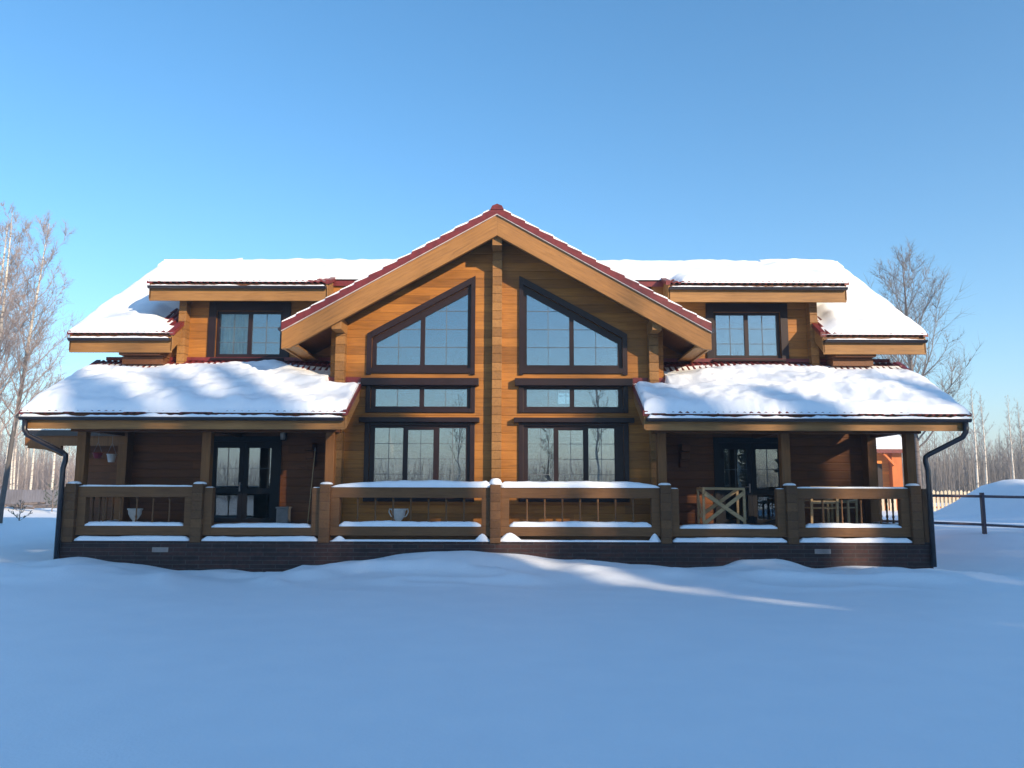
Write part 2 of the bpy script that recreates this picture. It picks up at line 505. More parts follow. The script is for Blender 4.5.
YC = 16.9
GS = 0.565
TZ = 7.44                       # gable tile apex
sof = TZ - 0.16 - 0.25          # soffit apex
# trapezoid window: opening (inner edge of casing)
def trap_top(off):              # casing outer top z as function of |off|
    return 6.17 - 0.553*(abs(off)-0.47)
TI0, TI1, TB = 0.56, 2.67, 4.16
def trap_in(off): return 5.98 - 0.553*(abs(off)-TI0)
holes = []
for sg in (-1, 1):
    lo_, hi_ = (TI0, TI1)
    zmin_top = trap_in(hi_)
    def off_at(z): return TI0 + (5.98 - z)/0.553
    if sg < 0:
        holes.append((TB, zmin_top, const(X(-hi_)), const(X(-lo_))))
        holes.append((zmin_top, 5.98, (lambda z: X(-min(TI1, off_at(z)))), const(X(-lo_))))
        holes.append((3.30, 3.76, const(X(-hi_)), const(X(-lo_))))
        holes.append((1.44, 2.94, const(X(-hi_)), const(X(-lo_))))
    else:
        holes.append((TB, zmin_top, const(X(lo_)), const(X(hi_))))
        holes.append((zmin_top, 5.98, const(X(lo_)), (lambda z: X(min(TI1, off_at(z))))))
        holes.append((3.30, 3.76, const(X(lo_)), const(X(hi_))))
        holes.append((1.44, 2.94, const(X(lo_)), const(X(hi_))))
WC = 3.54
zk = [0.66, 1.44, 2.94, 3.30, 3.76, TB, trap_in(TI1), 5.98, sof - GS*WC, sof]
w = MB()
gl = lambda z: X(-min(WC, (sof-z)/GS)); gr = lambda z: X(min(WC, (sof-z)/GS))
band_wall(w, zk, gl, gr, holes, YC, YC+0.2)
w.build('front_wall', M['wall'], H)
for sg in (-1, 1):
    MB().box(X(sg*3.34), X(sg*3.54), YC+0.2, 18.1, 0.66, 5.0).build('side_wall', M['wall_side'], H)
# stacked log ends
def log_stack(off, yf, yb, z0, z1, w=0.2, mat='logend', step=0.185, name='log_ends'):
    mb = MB(); z = z0; k = 0
    zc = math.floor(z0/step)*step
    while zc < z1:
        a = max(z0, zc)+0.0015; b = min(z1, zc+step)-0.0015
        if b-a > 0.02:
            j = 0.0012*((k*7) % 5-2)
            mb.box(X(off)-w/2, X(off)+w/2, yf+j, yb, a, b)
        zc += step; k += 1
    # solid core so no gaps show light
    mb.box(X(off)-w/2+0.008, X(off)+w/2-0.008, yf+0.02, yb, z0, z1)
    return mb.build(name, M[mat], H, bevel=0.003)
log_stack(0, YC-0.2, YC, 0.66, 6.88)
log_stack(-3.3, YC-0.22, YC, 0.66, 4.86)
log_stack(3.3, YC-0.22, YC, 0.66, 4.86)

YW = 18.1
DT = 6.2 + 0.372*(YW-17.5)      # dormer tile height at the wing wall
for sg in (-1, 1):
    # wing wall: door below, window above
    a, b = sorted((sg*3.54, sg*7.2)); a2, b2 = sorted((sg*3.54, sg*8.4))
    hd = sorted((sg*4.95, sg*6.45)); hw = sorted((sg*4.93, sg*6.46))
    w = MB()
    if sg > 0:
        L = const(X(3.54)); Rr = lambda z: X(8.4) if z < 5.12 else X(7.2)
    else:
        Rr = const(X(-3.54)); L = lambda z: X(-8.4) if z < 5.12 else X(-7.2)
    hl = [(0.66, 2.66, const(X(hd[0])), const(X(hd[1]))), (4.58, 5.66, const(X(hw[0])), const(X(hw[1])))]
    # lower part and upper part as separate meshes
    band_wall(w, [0.66, 2.66, 4.1], L, Rr, hl, YW, YW+0.2)
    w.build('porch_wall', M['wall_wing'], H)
    w = MB()
    band_wall(w, [4.1, 4.58, 5.12, 5.66, DT-0.14], L, Rr, hl, YW, YW+0.2)
    w.build('upper_wall', M['wall'], H)
    # dormer cheek and end wall
    MB().prism_x([(YW+0.2, 4.9), (21.7, 7.3), (21.7, 7.55), (YW+0.2, DT-0.1)], X(sg*7.2), X(sg*7.0)).build('dormer_cheek', M['wall_side'], H)
    MB().prism_x([(YW+0.2, 0.6), (25.5, 0.6), (25.5, 5.1), (21.8, 7.5), (YW+0.2, 5.2)], X(sg*8.4), X(sg*8.2)).build('end_wall', M['wall_side'], H)
    log_stack(sg*7.15, YW-0.24, YW, 4.3, DT-0.35, w=0.17)
    log_stack(sg*8.28, YW-0.3, YW, 0.66, 4.1, w=0.2, mat='column')
    log_stack(sg*8.28, YW-0.3, YW, 4.6, 5.0, w=0.2)
    # corbels carrying the main eave
    mb = MB()
    for k, (z, l) in enumerate(((4.70, 0.62), (4.52, 0.45), (4.36, 0.3))):
        mb.box(X(sg*7.9)-0.45, X(sg*7.9)+0.45, YW-l, YW, z-0.17, z)
    mb.build('eave_corbel', M['soffit'], H, bevel=0.006)
# rear wall with the small window seen through the hall, inner floors and partitions
w = MB()
band_wall(w, [0.6, 4.32, 4.84, 5.3], const(X(-8.4)), const(X(8.4)),
          [(4.32, 4.84, const(1.47), const(1.98))], 25.5, 25.7)
w.build('rear_wall', M['wall'], H)
rw = MB()
rw.box(1.44, 1.47, 25.48, 25.6, 4.29, 4.87); rw.box(1.98, 2.01, 25.48, 25.6, 4.29, 4.87)
rw.box(1.47, 1.98, 25.48, 25.6, 4.29, 4.32); rw.box(1.47, 1.98, 25.48, 25.6, 4.84, 4.87)
rw.box(1.71, 1.735, 25.5, 25.56, 4.32, 4.84); rw.box(1.47, 1.98, 25.5, 25.56, 4.57, 4.59)
rwo = rw.build('rear_window', M['trim'], H)
MB().box(1.47, 1.98, 25.57, 25.58, 4.32, 4.84).build('pane', M['glass'], rwo)
for sg in (-1, 1):
    MB().box(X(sg*3.4), X(sg*3.54), YW+0.2, 25.5, 0.6, 5.2).build('partition', M['inner'], H)
    MB().box(X(sg*3.54), X(sg*8.2), YW+0.2, 25.5, 3.2, 3.4).build('upper_floor', M['inner'], H)
    MB().box(X(sg*3.56), X(sg*8.2), 22.0, 22.1, 0.6, 6.2).build('partition', M['inner'], H)

# --- windows
def add_pane(poly, y, par, mat='glass'):
    if not isinstance(mat, str): mat = mat.pop(0)
    return MB().prism_y(poly, y, y+0.012).build('pane', M[mat], par)

def rect_window(x0, x1, z0, z1, yw, panes, bars, name='window', casing=0.10, sill=True, header=None, mat='glass', top_casing=0.08, label=None):
    """x0..x1,z0..z1 = opening in the wall; panes=(xa,xb,za,zb) glass"""
    f = MB()
    yf = yw-0.045
    f.box(x0-casing, x0, yf, yw-0.002, z0-casing*0.9, z1+top_casing); f.box(x1, x1+casing, yf, yw-0.002, z0-casing*0.9, z1+top_casing)
    f.box(x0, x1, yf+0.002, yw-0.002, z1, z1+top_casing-0.002); f.box(x0, x1, yf+0.002, yw-0.002, z0-casing*0.9+0.002, z0)
    fo = f.build(name, M['trim'], H, bevel=0.006)
    if label: fo['label'] = label
    # sash: everything in the opening that is not glass
    s = MB(); ys0, ys1 = yw+0.03, yw+0.10
    e = 0.0
    xs_ = [x0]
    for p in panes: xs_ += [p[0], p[1]]
    xs_.append(x1)
    for i in range(0, len(xs_), 2):
        if xs_[i+1]-xs_[i] > 0.002: s.box(xs_[i], xs_[i+1], ys0, ys1, z0, z1)
    for p in panes:
        if p[2]-z0 > 0.002: s.box(p[0], p[1], ys0+0.002, ys1, z0, p[2])
        if z1-p[3] > 0.002: s.box(p[0], p[1], ys0+0.002, ys1, p[3], z1)
    s.build('sash', M['trim'], fo)
    for p, (cols, zs_) in zip(panes, bars):
        mb = MB()
        add_pane([(p[0]-0.01, p[2]-0.01), (p[1]+0.01, p[2]-0.01), (p[1]+0.01, p[3]+0.01), (p[0]-0.01, p[3]+0.01)], yw+0.06, fo, mat)
        for c in range(1, cols):
            xx = p[0]+(p[1]-p[0])*c/cols
            mb.box(xx-0.006, xx+0.006, yw+0.050, yw+0.058, p[2], p[3])
        for z in zs_:
            mb.box(p[0], p[1], yw+0.051, yw+0.059, z-0.006, z+0.006)
        if mb.v: mb.build('glazing_bars', M['muntin'], fo)
    if header:
        hb = MB().box(header[0], header[1], yw-0.16, yw-0.002, header[2], header[3]); hb.build('header_board', M['trim'], fo, bevel=0.008)
    if sill:
        MB().box(x0-0.06, x1+0.06, yw-0.13, yw-0.047, z0-0.075, z0-0.03).build('sill', M['trim'], fo, bevel=0.008)
    return fo

for sg in (-1, 1):
    # trapezoid window
    f = MB()
    o0, o1 = 0.47, 2.77
    P = lambda off, z: (X(sg*off), z)
    yf = YC-0.05
    f.prism_y([P(o0, 4.02), P(TI0, 4.02), P(TI0, trap_in(TI0)), P(TI0, trap_top(TI0)), P(o0, trap_top(o0))], yf, YC-0.002)
    f.prism_y([P(TI1, 4.02), P(o1, 4.02), P(o1, trap_top(o1)), P(TI1, trap_top(TI1))], yf, YC-0.002)
    f.prism_y([P(TI0, 4.05), P(TI1, 4.05), P(TI1, TB), P(TI0, TB)], yf+0.003, YC-0.002)
    f.prism_y([P(TI0, trap_in(TI0)), P(TI1, trap_in(TI1)), P(TI1, trap_top(TI1)), P(TI0, trap_top(TI0))], yf-0.012, YC-0.002)
    fo = f.build('gable_window', M['trim'], H)
    # sash and panes
    s = MB(); ys0, ys1 = YC+0.03, YC+0.10
    pz = lambda off: 5.72 - 0.553*(off-0.64)+0.06
    s.prism_y([P(TI0, TB), P(0.635, TB), P(0.635, trap_in(0.635)), P(TI0, trap_in(TI0))], ys0, ys1)
    s.prism_y([P(1.545, TB), P(1.64, TB), P(1.64, trap_in(1.64)), P(1.545, trap_in(1.545))], ys0, ys1)
    s.prism_y([P(2.575, TB), P(TI1, TB), P(TI1, trap_in(TI1)), P(2.575, trap_in(2.575))], ys0, ys1)
    for a, b in ((0.635, 1.545), (1.64, 2.575)):
        s.prism_y([P(a, TB), P(b, TB), P(b, 4.235), P(a, 4.235)], ys0+0.002, ys1)
        s.prism_y([P(a, pz(a)), P(b, pz(b)), P(b, trap_in(b)), P(a, trap_in(a))], ys0+0.002, ys1)
        add_pane([P(a-0.01, 4.22), P(b+0.01, 4.22), P(b+0.01, pz(b)+0.01), P(a-0.01, pz(a)+0.01)], YC+0.06, fo)
    s.build('sash', M['trim'], fo)
    mb = MB()
    for c in (1.09, 2.11):
        mb.prism_y([P(c-0.006, 4.235), P(c+0.006, 4.235), P(c+0.006, pz(c)), P(c-0.006, pz(c))], YC+0.05, YC+0.058)
    for z in (4.62, 5.01, 5.41):
        e = min(2.575, 0.64+(5.78-z)/0.553)
        if e > 1.65:
            mb.prism_y([P(0.635, z-0.006), P(1.545, z-0.006), P(1.545, z+0.006), P(0.635, z+0.006)], YC+0.051, YC+0.059)
            mb.prism_y([P(1.64, z-0.006), P(e, z-0.006), P(e, z+0.006), P(1.64, z+0.006)], YC+0.051, YC+0.059)
        else:
            mb.prism_y([P(0.635, z-0.006), P(e, z-0.006), P(e, z+0.006), P(0.635, z+0.006)], YC+0.051, YC+0.059)
    mb.build('glazing_bars', M['muntin'], fo)
    # transom
    def sp(a, b): return tuple(sorted((X(sg*a), X(sg*b))))
    x0, x1 = sp(TI0, TI1)
    pn = sorted([sp(0.635, 1.545), sp(1.64, 2.575)])
    hx = sp(0.38, 2.86)
    rect_window(x0, x1, 3.30, 3.76, YC, [(p[0], p[1], 3.345, 3.715) for p in pn], [(2, []), (2, [])], name='transom_window',
                header=(hx[0], hx[1], 3.775, 3.93), sill=False, top_casing=0.012, casing=0.1)
    # triple window
    x0, x1 = sp(TI0, TI1)
    L0 = x0+0.10
    ps = [(L0, L0+0.60, 1.5, 2.89), (L0+0.70, L0+1.24, 1.56, 2.85), (L0+1.36, L0+1.92, 1.5, 2.89)]
    if sg > 0:
        ps = [(x0+0.10, x0+0.64, 1.5, 2.89), (x0+0.74, x0+1.26, 1.56, 2.85), (x0+1.37, x0+1.92, 1.5, 2.89)]
    zb = [2.56, 2.24, 1.92]
    rect_window(x0, x1, 1.44, 2.94, YC, ps, [(2, zb)]*3, name='ground_floor_window', header=(hx[0]-0.02, hx[1]+0.02, 3.0, 3.10), top_casing=0.055)
    # dormer window
    x0, x1 = sp(4.93, 6.46)
    c = (x0+x1)/2
    ps = [(x0+0.07, c-0.045, 4.66, 5.60), (c+0.045, x1-0.07, 4.66, 5.60)]
    fo = rect_window(x0, x1, 4.58, 5.66, YW, ps, [(2, [4.93, 5.28])]*2, name='dormer_window', casing=0.17, top_casing=0.2, sill=True, mat=['glass_dark', 'glass'] if sg < 0 else 'glass')
    if sg < 0:
        cu = MB(); n = 26; ca, cb = ps[0][0]-0.02, ps[0][1]+0.05
        for i in range(n):
            a0 = ca+(cb-ca)*i/n; a1 = ca+(cb-ca)*(i+1)/n
            y0 = YW+0.17+0.02*math.sin(i*1.9); y1 = YW+0.17+0.02*math.sin((i+1)*1.9)
            cu.add([(a0, y0, 4.6), (a1, y1, 4.6), (a1, y1, 5.64), (a0, y0, 5.64), (a0, y0+0.006, 4.6), (a1, y1+0.006, 4.6), (a1, y1+0.006, 5.64), (a0, y0+0.006, 5.64)],
                   [(0,1,2,3),(7,6,5,4)])
        cu.build('curtain', M['curtain'], fo, smooth=True)
    # glazed double door
    x0, x1 = sp(4.95, 6.45)
    f = MB(); yf = YW-0.05
    f.box(x0-0.1, x0, yf, YW-0.002, 0.66, 2.78); f.box(x1, x1+0.1, yf, YW-0.002, 0.66, 2.78); f.box(x0, x1, yf+0.002, YW-0.002, 2.66, 2.778)
    fo = f.build('porch_door', M['darkwood'], H)
    c = (x0+x1)/2
    for k, (a, b) in enumerate(((x0, c-0.003), (c+0.003, x1))):
        s = MB()
        ga, gb = a+0.14, b-0.10
        if k: ga, gb = a+0.10, b-0.14
        s.box(a, ga, YW+0.03, YW+0.09, 0.66, 2.66); s.box(gb, b, YW+0.03, YW+0.09, 0.66, 2.66)
        s.box(ga, gb, YW+0.032, YW+0.088, 0.66, 0.96); s.box(ga, gb, YW+0.032, YW+0.088, 1.50, 1.62); s.box(ga, gb, YW+0.032, YW+0.088, 2.52, 2.66)
        s.build('door_leaf', M['darkwood'], fo)
        add_pane([(ga-0.01, 1.61), (gb+0.01, 1.61), (gb+0.01, 2.53), (ga-0.01, 2.53)], YW+0.055, fo, 'glass' if sg < 0 else 'glass_dark')
        add_pane([(ga-0.01, 0.95), (gb+0.01, 0.95), (gb+0.01, 1.51), (ga-0.01, 1.51)], YW+0.055, fo, 'glass_dark')
        mb = MB(); xm = (ga+gb)/2
        mb.box(xm-0.006, xm+0.006, YW+0.045, YW+0.053, 1.62, 2.52); mb.box(ga, gb, YW+0.046, YW+0.054, 2.06, 2.072)
        mb.build('glazing_bars', M['muntin'], fo)
    hb = MB(); hb.box(c-0.075, c-0.045, YW+0.0, YW+0.03, 1.55, 1.75); hb.tube((c-0.06, YW-0.02, 1.68), (c-0.17, YW-0.02, 1.68), 0.010); hb.tube((c-0.06, YW-0.02, 1.68), (c-0.06, YW+0.01, 1.68), 0.010)
    hb.build('handle', M['vent'], fo)

# --- roofs
def tiles(name, x0, x1, ya, yb, zf, rows=0.35, amp=0.017, per=0.137, keep=None, mat='tile', label=None):
    """corrugated metal-tile sheet on the plane z=zf(y), stepped every row"""
    mb = MB()
    nxs = int((x1-x0)/(per/6)); dx = (x1-x0)/nxs
    yl = []; y = ya
    while y < yb-0.02:
        yl.append((y, 0.022)); yl.append((min(yb, y+rows)-0.002, 0.0)); y += rows
    grid = []
    for (yy, st) in yl:
        for i in range(nxs+1):
            xx = x0+dx*i
            grid.append((xx, yy, zf(yy)+st+amp*math.cos(2*math.pi*(xx-x0)/per)))
    W = nxs+1
    fs = []
    for j in range(len(yl)-1):
        for i in range(nxs):
            if keep and not keep(x0+dx*(i+.5), (yl[j][0]+yl[j+1][0])/2): continue
            fs.append((j*W+i, j*W+i+1, (j+1)*W+i+1, (j+1)*W+i))
    b = len(grid)
    # front lip
    for i in range(W): grid.append((x0+dx*i, ya+0.004, zf(ya)-0.012+amp*math.cos(2*math.pi*dx*i/per)))
    for i in range(nxs):
        if keep and not keep(x0+dx*(i+.5), ya+0.01): continue
        fs.append((b+i, b+i+1, i+1, i))
    mb.v = grid; mb.f = fs
    o = mb.build(name, M[mat], H)
    if label: o['label'] = label
    return o

def snow_sheet(x0, x1, ya, yb, zf, thick, step=0.045, keep=None, name='roof_snow', label='', seed=0.0):
    nxs = max(2, int((x1-x0)/step)); nys = max(2, int((yb-ya)/step))
    vs = []; W = nxs+1
    T = {}
    for j in range(nys+1):
        y = ya+(yb-ya)*j/nys
        for i in range(nxs+1):
            x = x0+(x1-x0)*i/nxs
            t = thick(x, y)
            T[(i, j)] = t
            vs.append((x, y, zf(y)+t))
    fs = []
    okq = lambda i, j: (0 <= i < nxs and 0 <= j < nys and max(T[(i,j)], T[(i+1,j)], T[(i,j+1)], T[(i+1,j+1)]) > 0.0 and
          (keep is None or keep(x0+(x1-x0)*(i+.5)/nxs, ya+(yb-ya)*(j+.5)/nys)))
    nb = len(vs)
    low = {}
    def lo_(k):
        if k not in low:
            x, y, z = vs[k]; low[k] = len(vs); vs.append((x, y, min(z, zf(y)+0.012)))
        return low[k]
    ups = {}
    def up_(k):
        if k not in ups: ups[k] = len(vs); vs.append(vs[k])
        return ups[k]
    for j in range(nys):
        for i in range(nxs):
            if not okq(i, j): continue
            a, b, c, d = j*W+i, j*W+i+1, (j+1)*W+i+1, (j+1)*W+i
            fs.append((a, b, c, d))
            if not okq(i, j-1): fs.append((lo_(a), lo_(b), b, a))
            if not okq(i, j+1): fs.append((lo_(c), lo_(d), up_(d), up_(c)))
            if not okq(i-1, j): fs.append((lo_(d), lo_(a), up_(a), up_(d)))
            if not okq(i+1, j): fs.append((lo_(b), lo_(c), up_(c), up_(b)))
    mb = MB(); mb.v = vs; mb.f = fs
    o = mb.build(name, M['snow'], smooth=True)
    tag(o, label, 'snow', kind='stuff')
    # round the shading at the skirts
    return o

def edge(d, r):                    # rounded snow shoulder: 0 at the rim, 1 inside
    if d <= 0: return 0.0
    if d >= r: return 1.0
    return math.sqrt(1-(1-d/r)**2)
NZ = lambda x, y, s, q: mnoise.noise((x*s+q, y*s*1.3, q*1.7))

def gutter(x0, x1, y, z, r=0.065, name='gutter'):
    mb = MB(); n = 8; prof = []
    for i in range(n+1):
        t = math.pi*i/n
        prof.append((y - r*math.cos(t), z - r*math.sin(t)))
    prof += [(y + r*0.86, z), (y + r*0.8, z-0.012)]
    inner = [(y + r*0.9*math.cos(math.pi*i/n), z - r*0.9*math.sin(math.pi*i/n)) for i in range(n+1)]
    poly = [(y - r*math.cos(math.pi*i/n), z - r*math.sin(math.pi*i/n)) for i in range(n+1)] + inner
    # half shell as quads
    vs = []; m = n+1
    for xx in (x0, x1):
        for rr in (r, r*0.88):
            for i in range(n+1):
                vs.append((xx, y - rr*math.cos(math.pi*i/n), z - rr*math.sin(math.pi*i/n)))
    fs = []
    for i in range(n):
        fs.append((i, i+1, 2*m+i+1, 2*m+i)); fs.append((m+i, 2*m+m+i, 2*m+m+i+1, m+i+1))
        fs.append((i, m+i, m+i+1, i+1)); fs.append((2*m+i, 2*m+i+1, 3*m+i+1, 3*m+i))
    fs.append((0, 2*m, 3*m, m)); fs.append((n, m+n, 3*m+n, 2*m+n))
    mb.add(vs, fs)
    # end caps
    for xx, s in ((x0, -1), (x1, 1)):
        b = len(mb.v)
        mb.v += [(xx+0.003*s, y - r*math.cos(math.pi*i/n), z - r*math.sin(math.pi*i/n)) for i in range(n+1)]
        mb.f.append(tuple(range(b, b+n+1)) if s > 0 else tuple(range(b+n, b-1, -1)))
    return mb.build(name, M['gutter'], H, smooth=False)

gutter_snow = []
def gsnow(x0, x1, y, z, seed, h=0.075, r=0.055):
    n = int((x1-x0)/0.05); vs = []; K = 7
    for i in range(n+1):
        x = x0+(x1-x0)*i/n
        hh = h*(0.75+0.5*NZ(x, 0, 2.1, seed)+0.3*NZ(x, 0, 9, seed))
        hh = max(0.01, hh)
        if i in (0, n): hh *= 0.4
        for k in range(K):
            t = math.pi*k/(K-1)
            vs.append((x, y-r*math.cos(t), z+hh*math.sin(t)-0.01))
    fs = [(i*K+k, i*K+k+1, (i+1)*K+k+1, (i+1)*K+k) for i in range(n) for k in range(K-1)]
    fs = [tuple(reversed(f)) for f in fs]
    fs += [tuple(range(K)), tuple(range(n*K+K-1, n*K-1, -1))]
    gutter_snow.append((vs, fs))

# porch lean-to roofs
PS = 0.53
pz_ = lambda y: 3.07 + PS*(y-15.4)
for sg in (-1, 1):
    side = 'left' if sg < 0 else 'right'
    x0, x1 = sorted((X(sg*2.87), X(sg*9.12)))
    # structural slab: wooden underside, tiles above
    a, b = sorted((X(sg*3.56), X(sg*9.08)))
    MB().prism_x([(15.45, pz_(15.45)-0.05), (18.1, pz_(18.1)-0.05), (18.1, pz_(18.1)-0.22), (15.45, pz_(15.45)-0.2)], a, b).build('porch_roof_deck', M['soffit'], H)
    a2, b2 = sorted((X(sg*2.91), X(sg*3.558)))
    MB().prism_x([(15.45, pz_(15.45)-0.05), (16.68, pz_(16.68)-0.05), (16.68, pz_(16.68)-0.22), (15.45, pz_(15.45)-0.2)], a2, b2).build('porch_roof_deck', M['soffit'], H)
    kp = (lambda x, y: abs(x-CX) > 3.56 or y < 16.88)
    tiles('porch_roof_tiles', x0, x1, 15.38, 18.09, pz_, keep=kp)
    MB().box(x0+0.02, x1-0.02, 15.42, 15.45, 2.74, 2.99).build('porch_fascia', M['beam'], H, bevel=0.005)
    gutter(x0+0.03, x1-0.03, 15.34, 2.965)
    gsnow(x0+0.05, x1-0.05, 15.34, 2.965, 3+sg)
    # verge boards, outer and inner
    for off, ye in ((2.87, 16.66), (9.09, 18.1)):
        xa, xb = sorted((X(sg*off), X(sg*(off+(0.05 if off < 5 else -0.05)))))
        if off < 5: xa, xb = sorted((X(sg*2.86), X(sg*2.905)))
        MB().prism_x([(15.42, pz_(15.42)-0.03), (ye, pz_(ye)-0.03), (ye, pz_(ye)-0.30), (15.42, pz_(15.42)-0.32)], xa, xb).build('verge_board', M['beam_y'], H, bevel=0.004)
        xc, xd = sorted((X(sg*(off-0.035)), X(sg*(off+0.06))))
        fl = 0.05 if off < 5 else 0.015
        MB().prism_x([(15.38, pz_(15.38)+fl), (ye, pz_(ye)+fl), (ye, pz_(ye)-0.045), (15.38, pz_(15.38)-0.045)], xc, xd).build('verge_flashing', M['tile'], H)
    # flashing at the wall
    a3, b3 = sorted((X(sg*3.56), X(sg*8.9)))
    MB().box(a3, b3, 18.03, 18.095, pz_(18.06)+0.01, pz_(18.06)+0.09).build('wall_flashing', M['tile'], H)
    a4, b4 = sorted((X(sg*2.87), X(sg*3.56)))
    MB().box(a4, b4, 16.82, 16.895, pz_(16.86)+0.0, pz_(16.86)+0.11).build('wall_flashing', M['tile'], H)
    # plate beam on the columns and joist ends
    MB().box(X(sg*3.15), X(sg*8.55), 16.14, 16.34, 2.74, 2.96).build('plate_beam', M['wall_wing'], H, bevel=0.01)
    for off in (3.33, 5.81, 8.32):
        MB().box(X(sg*off)-0.09, X(sg*off)+0.09, 16.15, 16.33, 0.66, 2.74).build('column', M['column'], H, bevel=0.01)
    for off in (3.33, 5.81, 8.32):
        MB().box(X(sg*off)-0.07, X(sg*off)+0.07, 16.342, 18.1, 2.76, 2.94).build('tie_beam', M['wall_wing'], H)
    mb = MB()
    for k, (z, l) in enumerate(((2.62, 0.42), (2.44, 0.30), (2.27, 0.18))):
        mb.box(X(sg*4.15)-0.09, X(sg*4.15)+0.09, YW-l, YW, z-0.165, z)
    mb.build('wall_corbel', M['wall_wing'], H, bevel=0.006)

    # snow on the porch roof
    def th(x, y, sg=sg):
        off = (x-CX)*sg
        u = (y-15.4)
        if off > 3.56: top = 18.06
        else: top = 16.86
        n1 = NZ(x, y, 0.9, 2+sg); n2 = NZ(x, y, 3.3, 6+sg); n3 = NZ(x, y, 9.0, 1)
        t = 0.20 + 0.10*n1 + 0.06*n2 + 0.018*n3
        # bare tiles below the walls: exposed strip under the eave drip
        bare = 0.32 + 0.10*n1
        if sg < 0: bare += 0.34*math.exp(-((off-7.9)/0.7)**2) + 0.75*sstep(5.0, 3.7, off)*sstep(3.3, 3.56, off)
        else: bare += 0.55*sstep(5.2, 3.7, off)*sstep(3.3, 3.56, off) + 0.26*sstep(6.8, 7.6, off)
        if off <= 3.56: bare = 0.10
        if sg < 0: t += 0.20*math.exp(-((off-5.0)/0.75)**2-((y-17.65)/0.35)**2)
        t += 0.06*math.exp(-((off-8.2)/0.6)**2-((y-16.2)/0.35)**2)
        d = top - y
        t *= sstep(bare*0.45, bare+0.45, d)
        # irregular lower rim, a few lumps hanging over the gutter
        rim = 0.004 + 0.022*NZ(x, 0, 3.0, 11+sg) + 0.018*NZ(x, 0, 11.0, 4)
        lump = 0
        for (lo, wd) in (((-6.9, .22), (-5.75, .4), (-8.2, .12)) if sg < 0 else ((7.2, .25), (3.15, .12), (8.6, .5))):
            lump += math.exp(-((x-CX-lo)/wd)**2)
        e = edge(y-15.38-rim*(1-min(1, lump))+0.03*lump, 0.20)
        t = t*e
        t *= edge(abs(off-2.84), 0.12) if off < 3.6 else 1
        t *= edge(9.14-off, 0.30)
        if d > bare*0.35 and e > 0 and off < 9.0: t = max(t, 0.014 + 0.012*n2)
        return t
    snow_sheet(x0-0.0, x1+0.0, 15.37, 18.08, pz_, th, step=0.035, keep=kp,
               label='thick snow lying on the %s porch roof above the veranda' % side)

